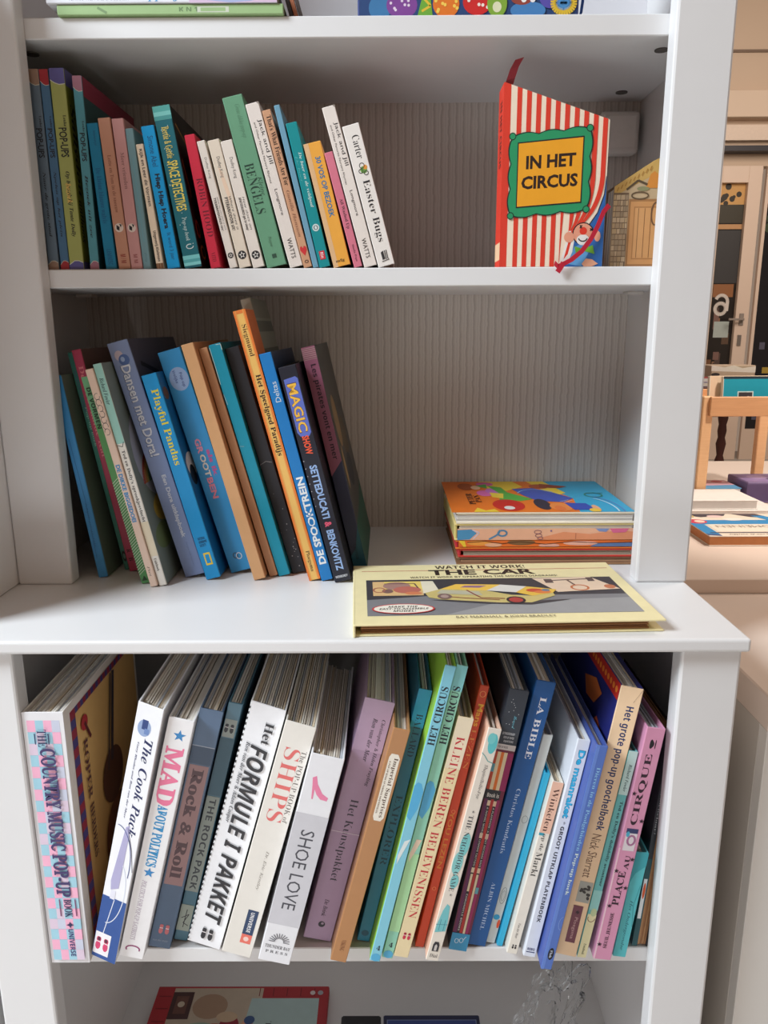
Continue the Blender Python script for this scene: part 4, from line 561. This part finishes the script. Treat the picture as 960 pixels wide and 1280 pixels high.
# ------------------------------------------------------------------ car book lying on the countertop
car = empty('flat_book', (-.0245, -.1905, .0002), (0, 0, math.radians(2.2)), label='cream hardback with a yellow car picture lying flat on the countertop front', category='book')
CW, CD = .3515, .2190; CRE = (238, 226, 176)
MB().box((.0, .004, 0), (CW, CD, .0022), CRE, .0008).build('back_cover', car)
g = MB()
for i in range(6): g.box((.008, .008+.0012*(i % 3), .0026+i*.0017), (CW-.016-.002*(i % 2), CD-.004, .0026+i*.0017+.0013), BROWN[i % 2])
g.build('pages', car)
MB().box((-.001, .001, .0), (.002, CD, .0160), CRE, .0009).build('spine', car)
b = MB().box((.0, 0, .0136), (CW, CD, .0160), CRE, .0009, 2); F = Face(b, (0, CD, .0160), (CW, 0, 0), (0, -CD, 0), (0, 0, 1))
DK = (56, 44, 40)
F.draw([('r', (190, 96, 80), .03, .98, .118, .126), ('h', 'WATCH IT WORK!', 'b', DK, .315, .665, .062, .062), ('h', 'THE CAR', 'x', (44, 32, 30), .285, .69, .165, .105), ('h', 'WATCH IT WORK BY OPERATING THE MOVING DIAGRAMS!', 'b', (90, 78, 64), .21, .765, .255, .032),
    ('r', (62, 60, 66), .045, .955, .295, .885), ('p', (128, 128, 132), [(.045, .885), (.045, .64), (.3, .58), (.7, .60), (.955, .60), (.955, .885)]), ('p', (154, 154, 156), [(.3, .885), (.5, .7), (.955, .66), (.955, .885)]),
    ('r', (222, 184, 130), .068, .245, .33, .575), ('r', (232, 206, 110), .11, .245, .33, .50), ('p', (232, 224, 200), [(.245, .33), (.29, .33), (.305, .53), (.245, .545)]), ('e', (168, 130, 120), .155, .41, .05, .07), ('e', (190, 110, 96), .19, .48, .05, .06), ('e', (214, 130, 90), .21, .54, .03, .025), ('e', (128, 96, 90), .12, .50, .02, .035), ('l', (110, 80, 80), .006, [(.11, .37), (.22, .37), (.23, .45)]), ('c', (176, 110, 90), .006, .09, .48, .02, .04),
    ('p', (234, 208, 182), [(.66, .31), (.88, .30), (.95, .52), (.72, .56)]), ('l', (104, 86, 82), .010, [(.70, .36), (.87, .335)]), ('r', (96, 80, 78), .70, .73, .33, .40), ('r', (96, 80, 78), .86, .885, .31, .38), ('l', (110, 84, 76), .008, [(.785, .35), (.80, .45)]), ('c', (206, 116, 70), .008, .81, .49, .03, .045), ('e', (196, 120, 84), .92, .48, .02, .035),
    ('p', (70, 66, 70), [(.26, .66), (.45, .73), (.60, .755), (.75, .68), (.6, .70)]),
    ('p', (206, 188, 120), [(.25, .545), (.31, .48), (.47, .52), (.55, .60), (.62, .62), (.70, .575), (.70, .62), (.605, .725), (.5, .72), (.30, .655), (.26, .62)]), ('p', (240, 196, 84), [(.31, .48), (.37, .40), (.53, .42), (.47, .52)]), ('p', (150, 110, 140), [(.40, .43), (.48, .435), (.45, .47), (.38, .46)]), ('p', (226, 222, 216), [(.53, .42), (.62, .46), (.57, .56), (.47, .52)]), ('p', (236, 192, 80), [(.62, .46), (.72, .52), (.70, .575), (.62, .62), (.57, .56)]), ('e', (206, 84, 60), .64, .53, .03, .03), ('e', (226, 128, 70), .665, .56, .03, .025), ('e', (110, 130, 150), .68, .53, .015, .02),
    ('p', (190, 186, 160), [(.31, .50), (.44, .535), (.45, .60), (.29, .56)]), ('l', (140, 66, 60), .007, [(.40, .51), (.42, .58), (.44, .64), (.52, .66)]), ('l', (140, 66, 60), .006, [(.30, .60), (.38, .64), (.50, .68)]), ('e', (126, 100, 96), .315, .61, .025, .045), ('e', (176, 150, 140), .315, .61, .014, .026), ('e', (58, 48, 52), .555, .685, .033, .055), ('e', (176, 66, 62), .555, .685, .024, .04),
    ('e', (206, 60, 60), .165, .795, .105, .075), ('e', (240, 234, 220), .165, .795, .099, .066), ('h', 'MAKE THE', 'bi', DK, .115, .215, .765, .026), ('h', 'EASY-TO-ASSEMBLE', 'bi', DK, .085, .25, .797, .026), ('h', 'MODEL!', 'bi', DK, .13, .205, .83, .026), ('h', 'RAY MARSHALL & JOHN BRADLEY', '', (80, 70, 60), .33, .655, .935, .036)])
b.build('front_cover', car)
# ------------------------------------------------------------------ stacked picture books
G4 = 'picture books stacked flat on the middle shelf'
def flat(name, label, x0, x1, y0, y1, z0, z1, c, edge, tilt=0., top=(), front=(), sidec=None, scal=False, tn=.0025):
    r = empty(name, (x0, y0, z0), (tilt, 0, 0), label=label, category='book', group=G4); w, d, h = x1-x0, y1-y0, z1-z0
    def plate(mb, za, zb):
        if scal:
            P = [(w, 0), (w, d)]; n = 16
            for i in range(n+1): f = 1-i/n; P.append((.006+.007*abs(math.sin(f*math.pi*2.5))-.006*f, d*f))
            mb.prism([(x, y, za) for x, y in P], (0, 0, zb-za), c)
        else: mb.box((0, 0, za), (w, d, zb), c, .0006)
    b = MB(); plate(b, h-tn, h); F = Face(b, (0, d, h), (w, 0, 0), (0, -d, 0), (0, 0, 1)); F.draw(top)
    if front: Face(b, (0, 0, h), (w, 0, 0), (0, 0, -h), (0, -1, 0)).draw(front[:0])
    b.build('front_cover', r)
    b = MB(); plate(b, 0, tn); b.build('back_cover', r)
    g = MB(); n = max(3, int((h-2*tn)/.0024)); ph = (h-2*tn)/n; rn = random.Random(len(label))
    for i in range(n): g.box((.006+rn.uniform(0, .002), .0008+rn.uniform(0, .002), tn+i*ph), (w-.003, d-.002, tn+i*ph+ph*.86), edge[i % len(edge)])
    g.build('pages', r)
    if sidec:
        s_ = MB().box((.0, .001, tn*.5), (.004, d-.001, h-tn*.5), sidec, .001)
        s_.build('spine', r)
    return r
SX, SY = .1095, .0770
def blobs(seed, cols, n, a0, a1, b0, b1, ra, rb):
    q_ = random.Random(seed); return [('e', q_.choice(cols), q_.uniform(a0, a1), q_.uniform(b0, b1), q_.uniform(*ra), q_.uniform(*rb), q_.uniform(0, 3)) for _ in range(n)]
def rough(mb_name, r, w, z0, z1, col, items, y=-.0006):
    b = MB().box((.004, y, z0), (w, y+.0006, z1), col); F = Face(b, (.004, y, z1), (w-.004, 0, 0), (0, 0, -(z1-z0)), (0, -1, 0)); F.draw(items); b.build(mb_name, r)
GREY = [(176, 160, 140), (150, 134, 116), (190, 172, 150)]
flat('picture_book', 'lowest worn board book of the flat stack, brown page edges showing', SX+.004, .370, SY+.004, .29, 0.0003, .0125, (150, 112, 80), [(150, 112, 84), (176, 134, 100)])
flat('picture_book', 'grey-edged board book second from the bottom of the flat stack', SX+.006, .368, SY+.002, .292, .0128, .0250, (206, 60, 50), GREY, sidec=(196, 50, 56))
r3 = flat('picture_book', 'board book with orange flame-like front and yellow corner in the flat stack', SX+.002, .366, SY+.001, .295, .0253, .0385, (238, 130, 50), GREY, sidec=(196, 44, 58))
rough('front_flap', r3, .2545, .0035, .0128, (236, 116, 46), [('p', (244, 206, 60), [(0, 0), (.035, 0), (.045, 1), (.03, 1)])]+[('e', (240, 160, 70), .12, .4, .07, .4), ('e', (238, 178, 140), .2, .7, .05, .3), ('e', (130, 96, 60), .36, .3, .08, .45), ('e', (230, 170, 150), .52, .8, .06, .3), ('e', (238, 180, 160), .70, .45, .1, .35), ('p', (96, 124, 170), [(.76, .9), (.8, .5), (1, .4), (1, 1), (.76, 1)]), ('l', (90, 50, 30), .004, [(.05, .3), (.15, .1), (.25, .5), (.35, .2), (.5, .6), (.65, .2), (.8, .45), (1, .3)])])
r4 = flat('picture_book', 'thick book with peach front edge and blue squiggle under the topmost one', SX, .367, SY, .296, .0388, .0630, (240, 222, 150), CARD[:2]+[mat((238, 220, 180), .7)], sidec=(222, 206, 130))
rough('front_flap', r4, .257, .0005, .0170, (238, 182, 150), [('p', (80, 150, 196), [(0, .1), (.08, .05), (.11, .4), (.07, .95), (0, 1)]), ('l', (220, 206, 220), .006, [(.085, .1), (.125, .35), (.09, .9)]), ('p', (230, 150, 110), [(.45, .9), (.6, .3), (.75, .5), (.9, .2), (1, .3), (1, 1), (.45, 1)]), ('c', (84, 140, 180), .010, .255, .4, .025, .25), ('l', (84, 140, 180), .010, [(.24, .1), (.235, .4), (.22, .6), (.18, .95)]), ('c', (150, 100, 110), .004, .455, .3, .02, .15), ('c', (150, 100, 110), .004, .46, .62, .018, .15), ('c', (150, 100, 110), .004, .47, .85, .015, .12), ('l', (196, 120, 90), .005, [(.67, .4), (.67, .95)]), ('o', (120, 100, 150), .53, .2, .005), ('p', (130, 150, 200), [(.78, 0), (.86, 0), (.84, .3), (.8, .25)]), ('p', (226, 110, 150), [(.86, 0), (.97, 0), (.95, .35), (.88, .4)])])
tops = [('r', (236, 122, 34), 0, 1, 0, 1), ('p', (60, 170, 210), [(.62, 0), (1, 0), (1, 1), (.70, 1), (.74, .6), (.66, .3)]), ('p', (240, 206, 60), [(.24, .0), (.46, .0), (.5, .2), (.38, .34), (.27, .25)]), ('p', (244, 214, 70), [(.55, 0), (.66, 0), (.73, .42), (.66, .5), (.6, .3)]), ('e', (226, 96, 170), .27, .1, .055, .07), ('e', (226, 110, 176), .24, .42, .05, .10), ('e', (206, 120, 200), .3, .35, .05, .1), ('p', (90, 176, 70), [(.28, .16), (.36, .22), (.38, .4), (.5, .62), (.42, .68), (.33, .64), (.3, .66), (.33, .45)]), ('p', (90, 176, 80), [(.2, .16), (.28, .1), (.27, .26)]), ('p', (244, 210, 70), [(.27, .4), (.35, .44), (.33, .6), (.27, .55)]), ('e', (204, 40, 30), .335, .80, .09, .17), ('e', (230, 226, 220), .33, .88, .03, .05), ('p', (70, 90, 180), [(.42, .28), (.55, .25), (.66, .42), (.74, .60), (.66, .72), (.52, .68), (.46, .5)]), ('c', (150, 190, 226), .008, .55, .5, .12, .2, 200, 330), ('e', (52, 44, 60), .53, .78, .045, .16), ('e', (236, 140, 70), .62, .86, .06, .12), ('e', (230, 120, 60), .61, .9, .03, .07), ('e', (176, 84, 40), .60, .2, .06, .08), ('p', (150, 66, 34), [(.62, .1), (.78, .2), (.72, .26), (.6, .24)]), ('p', (56, 80, 176), [(.66, .74), (.78, .76), (.8, .94), (.68, .95)]), ('e', (240, 176, 130), .81, .9, .02, .09), ('e', (246, 200, 70), .79, .96, .03, .05), ('p', (244, 206, 60), [(.12, 1), (.15, .88), (.19, .96), (.24, .92), (.26, 1)]), ('e', (176, 82, 30), .14, .2, .05, .12), ('e', (240, 190, 150), .2, .24, .03, .07), ('c', (56, 140, 120), .010, .88, .5, .05, .07), ('l', (56, 110, 110), .008, [(.84, .45), (.95, .44)]), ('c', (196, 226, 240), .010, .82, .9, .1, .3, -70, 20), ('c', (110, 120, 190), .006, .82, .9, .13, .36, -70, 20), ('t', 'PETER', 'sb', (90, 44, 20), .44, .78, .135, .035, -1), ('t', 'PAN', 'sb', (90, 44, 20), .50, .72, .175, .035, -1)]
for i, it in enumerate([('l', (240, 230, 240), .004, [(.64, .72), (.70, .66)]), ('l', (240, 230, 240), .004, [(.66, .74), (.72, .68)])]): tops.append(it)
flat('picture_book', 'topmost brightly coloured picture book of the flat stack, orange and blue cover', SX-.004, .366, SY-.0008, .300, .0634, .0800, (246, 236, 214), [mat((240, 236, 228), .7), mat((206, 200, 196), .7)], top=tops, scal=True, tn=.0022)
# ------------------------------------------------------------------ top shelf: lying books and a blue box
T0 = z1t+.0003
def lying(name, label, x0, x1, y0, y1, z0, z1, c, front, sidec=None, round_=False, group='books lying at the top left'):
    r = empty(name, (x0, y0, z0), label=label, category='book', group=group); w, d, h = x1-x0, y1-y0, z1-z0
    b = MB().box((0, 0, 0), (w, .003, h), c, .0012, 2); Face(b, (0, 0, h), (w, 0, 0), (0, 0, -h), (0, -1, 0)).draw(front); b.build('spine', r)
    MB().box((0, .003, h-.002), (w, d, h), c, .0006).build('front_cover', r); MB().box((0, .003, 0), (w, d, .002), c, .0006).build('back_cover', r)
    g = MB(); n = max(3, int((h-.004)/.0016))
    for i in range(n): g.box((.001, .0035, .0022+i*(h-.0044)/n), (w-.001, d-.003, .0022+(i+.85)*(h-.0044)/n), PAPER[i % 2])
    g.build('pages', r); return r
lying('lying_book', 'green book lying lowest at the top left, poking past the shelf edge', -.3720, -.1060, .0225, .23, T0, T0+.0112, (158, 190, 134), [('r', (206, 214, 196), .62, .76, .25, .8), ('r', (158, 190, 134), .635, .745, .35, .7), ('l', (120, 150, 104), .01, [(.18, .3), (.22, .8)]), ('h', 'K N 1', 'b', (110, 140, 96), .54, .62, .5, .4)])
lying('lying_book', 'white book with blue lettering lying on the green one', -.3830, -.1130, .0205, .22, T0+.0115, T0+.0300, (226, 228, 236), [('h', 'ANNA VAN DE DUISTER', 'sr', (140, 150, 186), .10, .36, .66, .34), ('h', 'Tippeltje', 'sbi', (90, 160, 210), .40, .60, .66, .5), ('p', (214, 190, 216), [(.62, .3), (.9, .2), (1, .5), (1, 1), (.62, 1)]), ('p', (170, 180, 220), [(.66, .8), (.8, .5), (.9, .9), (.8, 1)])])
for i, (c_, nm) in enumerate((((60, 56, 60), 'black'), ((176, 110, 80), 'rust-brown'), ((72, 62, 60), 'dark brown'))):
    rt_ = empty('leaning_book', (-.1000+i*.0056, .04, T0), (0, -.27, 0), label='%s book edge leaning behind the lying books at the top left, %s of three' % (nm, ('left', 'middle', 'right')[i]), category='book', group='thin books leaning at the top left')
    MB().box((0, 0, 0), (.0046, .002, .16), c_, .0004).build('spine', rt_); MB().box((0, .002, 0), (.0008, .15, .16), c_).build('back_cover', rt_); MB().box((.0038, .002, 0), (.0046, .15, .16), c_).build('front_cover', rt_); MB().box((.001, .003, .001), (.0036, .148, .158), PAPER[0]).build('pages', rt_)
gb = empty('game_box', (-.0193, .034, T0), label='dark blue box printed with colourful round monsters on the top shelf', category='box')
b = MB().box((0, 0, 0), (.2617, .05, .19), (46, 62, 118), .0015); F = Face(b, (0, 0, .19), (.2617, 0, 0), (0, 0, -.19), (0, -1, 0))
q_ = random.Random(21)
F.draw([('r', (40, 70, 120), .01, .99, .02, .99), ('e', (60, 120, 170), .10, .95, .05, .07), ('e', (128, 70, 150), .20, .935, .07, .075)]+[('o', (226, 210, 230), .15+.1*q_.random(), .89+.09*q_.random(), .006) for _ in range(9)]+[('p', (110, 170, 60), [(.27, 1), (.29, .9), (.33, .9), (.34, 1)]), ('l', (226, 190, 60), .010, [(.30, .9), (.33, .94), (.29, .97)]), ('e', (226, 120, 40), .40, .93, .06, .08)]+[('o', (246, 206, 90), .35+.1*q_.random(), .88+.1*q_.random(), .007) for _ in range(9)]+[('e', (206, 40, 40), .54, .92, .065, .075)]+[('o', (246, 230, 220), .49+.1*q_.random(), .87+.09*q_.random(), .007) for _ in range(7)]+[('e', (130, 170, 60), .63, .93, .045, .08), ('e', (226, 226, 190), .63, .95, .02, .03), ('e', (70, 130, 190), .77, .97, .08, .05), ('e', (150, 70, 60), .74, .9, .05, .04), ('o', (240, 240, 240), .75, .91, .012), ('o', (240, 240, 240), .79, .91, .012), ('e', (90, 80, 170), .87, .9, .05, .06), ('c', (226, 190, 60), .03, .93, .93, .045, .05), ('c', (80, 150, 210), .03, .93, .93, .02, .02)])
b.build('lid', gb); MB().box((.001, .05, .001), (.2607, .09, .189), (36, 44, 90), .001).build('tray', gb)
MB().strip([(.2640, .03, .0035), (.2668, .028, .004), (.2705, .026, .012), (.2725, .026, .03), (.2745, .028, .07), (.266, .03, .10)], (.0035, 0, .001), .0008, (40, 90, 170)).build('ribbon', gb)
# ------------------------------------------------------------------ bottom compartment
BZ = -.8677
rb = empty('picture_book', (-.4125, -.024, BZ), label='red-bordered picture book lying under the lower shelf at the left', category='book')
MB().box((0, .002, 0), (.314, .222, .003), (160, 40, 50), .0006).build('back_cover', rb)
g = MB()
for i in range(6): g.box((.004, .003, .0034+i*.0018), (.311, .219, .0034+i*.0018+.0015), PAPER[i % 2])
g.build('pages', rb)
MB().box((.311, .002, .002), (.315, .222, .015), (176, 44, 52), .0006).build('spine', rb)
b = MB().box((0, .001, .0145), (.314, .222, .0170), (176, 44, 52), .0006); F = Face(b, (0, .222, .0170), (.314, 0, 0), (0, -.221, 0), (0, 0, 1))
F.draw([('p', (196, 180, 160), [(.10, .02), (.62, .02), (.62, 1), (.10, 1)]), ('p', (180, 206, 206), [(.56, .12), (.95, .12), (.95, 1), (.50, 1)])]+[('l', (120, 26, 36), .005, [(.6+.08*i, .02), (.6+.08*i, .1)]) for i in range(5)]+[('l', (120, 26, 36), .005, [(.02, .1+.12*i), (.09, .1+.12*i)]) for i in range(7)]+[
    ('r', (74, 44, 44), .10, .22, .06, .32), ('r', (110, 70, 60), .125, .195, .1, .27), ('o', (206, 190, 170), .16, .18, .02), ('e', (170, 140, 116), .33, .2, .1, .12), ('e', (150, 176, 160), .3, .45, .12, .1), ('e', (196, 84, 50), .38, .5, .09, .14), ('e', (150, 40, 60), .46, .42, .06, .14), ('e', (214, 160, 130), .56, .38, .035, .06), ('e', (60, 90, 140), .57, .33, .03, .04), ('e', (206, 180, 150), .44, .3, .06, .05), ('e', (40, 70, 150), .52, .68, .06, .1), ('t', 'THE', 'b', (60, 60, 66), .38, .52, .82, .035), ('t', 'Troll', 'sr', (70, 70, 76), .34, .54, .68, .03), ('o', (226, 210, 210), .91, .07, .015), ('o', (180, 180, 190), .955, .07, .016)])
b.build('front_cover', rb)
nx = empty('storage_box', (.0035, -.12, BZ), label='navy blue lidded box standing in the bottom compartment, right of the red book', category='box')
MB().box((.002, .002, 0), (.160, .206, .060), (30, 36, 70), .002).build('body', nx)
b = MB().box((0, 0, .056), (.162, .208, .068), (30, 36, 74), .002); Face(b, (0, .208, .068), (.162, 0, 0), (0, -.208, 0), (0, 0, 1)).draw([('r', (120, 136, 176), .035, .965, .05, .97), ('r', (52, 72, 140), .045, .955, .057, .96)]); b.build('lid', nx)
nd = empty('storage_box', (-.0680, -.10, BZ), label='black flat box beside the navy one in the bottom compartment', category='box')
MB().box((.001, .001, 0), (.066, .175, .056), (34, 34, 40), .002).build('body', nd); MB().box((0, 0, .054), (.067, .190, .066), (30, 30, 36), .003).build('lid', nd)
nd2 = empty('storage_box', (.1675, -.10, BZ), label='black round-cornered box right of the navy one, mostly hidden', category='box')
MB().box((.001, .001, 0), (.034, .165, .056), (34, 34, 40), .004, 2).build('body', nd2); MB().box((0, 0, .056), (.035, .167, .064), (30, 30, 38), .004, 2).build('lid', nd2)
# crumpled film
bm = bmesh.new(); bmesh.ops.create_icosphere(bm, subdivisions=5, radius=1.)
from mathutils import noise
for v in bm.verts:
    p = v.co.copy(); d1 = noise.noise(p*1.6)*.45+noise.noise(p*4.+Vector((3, 1, 2)))*.22+abs(noise.noise(p*8.))*.16
    v.co = p*(1+d1); v.co.x = v.co.x*.042+v.co.z*.026; v.co.y *= .04; v.co.z = v.co.z*.10
lo = min(v.co.z for v in bm.verts)
for v in bm.verts: v.co.z -= lo
me = bpy.data.meshes.new('plastic_wrap'); bm.to_mesh(me); bm.free(); me.materials.append(clear_mat())
o = bpy.data.objects.new('plastic_wrap', me); link(o); o.location = (.262, .0, BZ); tag(o, 'crumpled clear plastic wrapping in the bottom compartment at the right', 'wrapper')
# ------------------------------------------------------------------ things on the table and beyond
WD = wood((224, 170, 124), (204, 150, 106)); WD2 = wood((238, 194, 148), (224, 174, 128))
rk = empty('wooden_rack', (.728, .767, TT), label='light wooden rack with square legs standing on the display table', category='rack')
hz = L(TT)-L(TT)
def leg(x, y): MB().box((x, y, 0), (x+.024, y+.022, .252), WD2, .002).build('leg', rk)
leg(.0, 0); leg(.0, .19); leg(.222, 0); leg(.222, .19)
MB().box((.013, -.010, .208), (.246, .0, .252), WD, .0015).build('front_rail', rk); MB().box((.0, .212, .208), (.246, .222, .252), WD, .0015).build('back_rail', rk)
MB().box((.024, .0, .2085), (.222, .212, .214), WD2).build('tray', rk)
def prop(name, label, loc, w, h, d, c, draw=(), tilt=-.12, group=None, cover=None):
    r = empty(name, loc, (tilt, 0, 0), label=label, category='book', group=group)
    b = MB().box((0, 0, 0), (w, .0022, h), c, .0006); Face(b, (0, 0, h), (w, 0, 0), (0, 0, -h), (0, -1, 0)).draw(draw); b.build('front_cover', r)
    MB().box((.002, .0024, .002), (w-.002, d-.0024, h-.002), PAPER[0]).build('pages', r); MB().box((0, d-.0022, 0), (w, d, h), cover or c, .0006).build('back_cover', r); MB().box((-.001, .0, 0), (.0012, d, h), cover or (236, 232, 220), .0006).build('spine', r)
prop('hardback_book', 'turquoise hardback with a small framed photo propped in the wooden rack', (.7820, .790, TT+.2152), .165, .080, .012, (20, 156, 182), [('r', (26, 50, 66), .0, 1, 0, .07), ('r', (206, 226, 226), .20, .42, .42, 1), ('r', (60, 56, 62), .215, .405, .45, 1), ('e', (196, 170, 160), .28, .8, .04, .18), ('e', (176, 160, 160), .35, .75, .04, .2)], tilt=-.1)
prop('hardback_book', 'pale cream book propped behind the turquoise hardback', (.7600, .812, TT+.2152), .18, .080, .012, (236, 206, 176), tilt=-.1)
# books lying on the table
def tb(name, label, x0, x1, y0, y1, z0, h, c, edge, top=(), group=None, rot=0, sp=None):
    r = empty(name, (x0, y0, z0), (0, 0, rot), label=label, category='book', group=group); w, d = x1-x0, y1-y0
    b = MB().box((0, 0, h-.002), (w, d, h), c, .0005); Face(b, (0, d, h), (w, 0, 0), (0, -d, 0), (0, 0, 1)).draw(top); b.build('front_cover', r)
    MB().box((0, 0, 0), (w, d, .002), c, .0005).build('back_cover', r); MB().box((.001, .0006, .002), (w-.003, d-.002, h-.002), edge).build('pages', r)
    if sp: MB().box((-.001, 0, 0), (.0012, d, h), sp).build('spine', r)
BL = (40, 140, 200)
tb('table_book', 'white and blue patterned book with brown edge lying nearest on the display table', .6238, .83, .4235, .60, TT+.0003, .020, (234, 222, 206), mat((186, 120, 72), .7, .1, 90), [('r', BL, 0, 1, .3, .5), ('p', BL, [(0, .3), (.12, .3), (.12, .95), (0, .9)]), ('p', (60, 90, 140), [(0, .9), (.12, .93), (.12, 1), (0, .97)]), ('p', (60, 56, 70), [(.0, 0), (.5, 0), (.45, .1), (.2, .16)]), ('p', (70, 60, 70), [(.55, 0), (.8, .0), (.9, .2), (.7, .16)]), ('e', (206, 60, 90), .09, .36, .1, .1), ('e', (236, 214, 200), .12, .36, .05, .06), ('e', (196, 176, 120), .05, .1, .1, .09), ('e', (236, 206, 206), .35, .12, .08, .05), ('e', (240, 232, 226), .48, .27, .1, .06), ('p', BL, [(.72, .1), (.85, .1), (1, .5), (1, .75)]), ('r', (236, 226, 210), .14, .86, .5, .84), ('r', (60, 56, 90), .05, 1, .855, .88)], None)
b_ = [o_ for o_ in bpy.data.objects if o_.name.startswith('front_cover')][-1]
def flipwords(par, items, w, d, h):
    b = MB(); F = Face(b, (w, 0, h), (-w, 0, 0), (0, d, 0), (0, 0, 1)); F.draw(items); b.build('lettering', par)
flipwords(bpy.data.objects[[o_.name for o_ in bpy.data.objects if o_.name.startswith('table_book')][-1]], [('h', 'KAFFE', '', (90, 70, 64), .22, .46, .27, .085), ('h', 'ROMEINEN', '', (90, 70, 64), .20, .80, .40, .10), ('h', 'DE', '', (90, 70, 64), .3, .38, .17, .05), ('h', 'beschrijving van de wereldse', 'sbi', (96, 72, 66), .2, .8, .06, .05)], .2062, .1765, .0203)
tb('table_book', 'thin white book lying behind the blue patterned one, lower of two white ones', .660, .86, .63, .76, TT+.0003, .020, (236, 230, 226), mat((226, 222, 218), .7), (), 'white books lying on the display table')
tb('table_book', 'white book lying on the other white book under the wooden rack', .655, .815, .64, .76, TT+.0206, .020, (240, 236, 232), mat((214, 210, 206), .7), (), 'white books lying on the display table')
tb('table_book', 'light blue book with a pink top lying left of the purple box on display table', .76, .85, .800, .90, TT+.0003, .034, (96, 170, 222), mat((226, 226, 232), .7), [('p', (226, 180, 200), [(0, 0), (1, 0), (1, .6), (0, .7)]), ('e', (206, 60, 90), .7, .2, .15, .1)])
pb = MB().box((.858, .79, TT+.0003), (.985, .90, TT+.050), (120, 104, 150), .002); F = Face(pb, (.858, .90, TT+.050), (.127, 0, 0), (0, -.11, 0), (0, 0, 1)); F.draw([('r', (140, 122, 172), .03, .97, .05, .95), ('e', (60, 50, 84), .55, .62, .06, .07), ('e', (166, 146, 190), .4, .4, .18, .2)]); Face(pb, (.858, .79, TT+.050), (.127, 0, 0), (0, 0, -.0497), (0, -1, 0)).draw([('r', (98, 84, 128), .0, 1, .1, .9), ('o', (206, 196, 210), .95, .5, .03)])
tag(pb.build('gift_box'), 'purple box lying on the display table under the wooden rack', 'box')
tb('table_book', 'tan wooden-looking board book at the far edge of the display table', .90, 1.1, .64, .75, TT+.0003, .018, (206, 164, 120), mat((176, 128, 88), .7))
wb_ = MB(); wb_.lathe([(.022, 0), (.034, .008), (.040, .022), (.036, .030), (.030, .032), (.0, .026)][:5], 0, 0, WD, 24); bo = wb_.build('wooden_bowl'); bo.location = (.637, .085, -.0960); tag(bo, 'small orange-brown wooden bowl on the low cabinet at the right edge', 'bowl')
# far table with turned legs and a few books
ft = empty('side_table', (2.25, 5.0, FLOOR), label='far dark wooden table with turned legs in front of the door', category='table')
DW = wood((92, 44, 34), (66, 30, 26)); TH = .86
MB().box((-.1, -.25, TH-.03), (1.3, .5, TH), DW, .005).build('tabletop', ft)
prof = [(.030, 0), (.034, .03), (.026, .07), (.036, .11), (.024, .16), (.034, .21), (.038, .26), (.024, .31), (.030, .35), (.038, .40), (.026, .45), (.034, .50), (.028, .55), (.038, .60), (.030, .66), (.032, TH-.03)]
for x, y in ((.375, .05), (1.2, .05), (-.02, .40), (1.2, .4)): MB().lathe(prof, x, y, DW, 16).build('leg', ft)
TZ = FLOOR+TH
cs = [((40, 100, 170), 'blue'), ((236, 232, 226), 'white'), ((84, 130, 130), 'grey-green'), ((150, 40, 50), 'dark red'), ((120, 170, 60), 'lime green'), ((226, 206, 206), 'pale pink')]
for i, (c_, nm) in enumerate(cs):
    x0 = 2.30+(i % 3)*.30; z0 = TZ+.0005+(i//3)*.0305
    tb('far_book', '%s book lying on the far dark table in front of the door' % nm, x0, x0+.27, 4.82+.02*(i % 2), 5.0, z0, .030, c_, mat((226, 222, 214), .7))
bx = MB().box((2.52, 5.10, TZ+.0003), (2.86, 5.28, TZ+.14), (196, 176, 156), .004); Face(bx, (2.52, 5.10, TZ+.14), (.34, 0, 0), (0, 0, -.14), (0, -1, 0)).draw([('p', (236, 230, 224), [(0, 0), (.3, .1), (.5, 0), (.7, .15), (1, .05), (1, .4), (0, .3)]), ('e', (60, 56, 60), .1, .5, .1, .1)])
tag(bx.build('book_box'), 'open carton of papers on the far dark table before the door', 'box')
bpy.data.objects.remove(TO); bpy.data.curves.remove(TC)
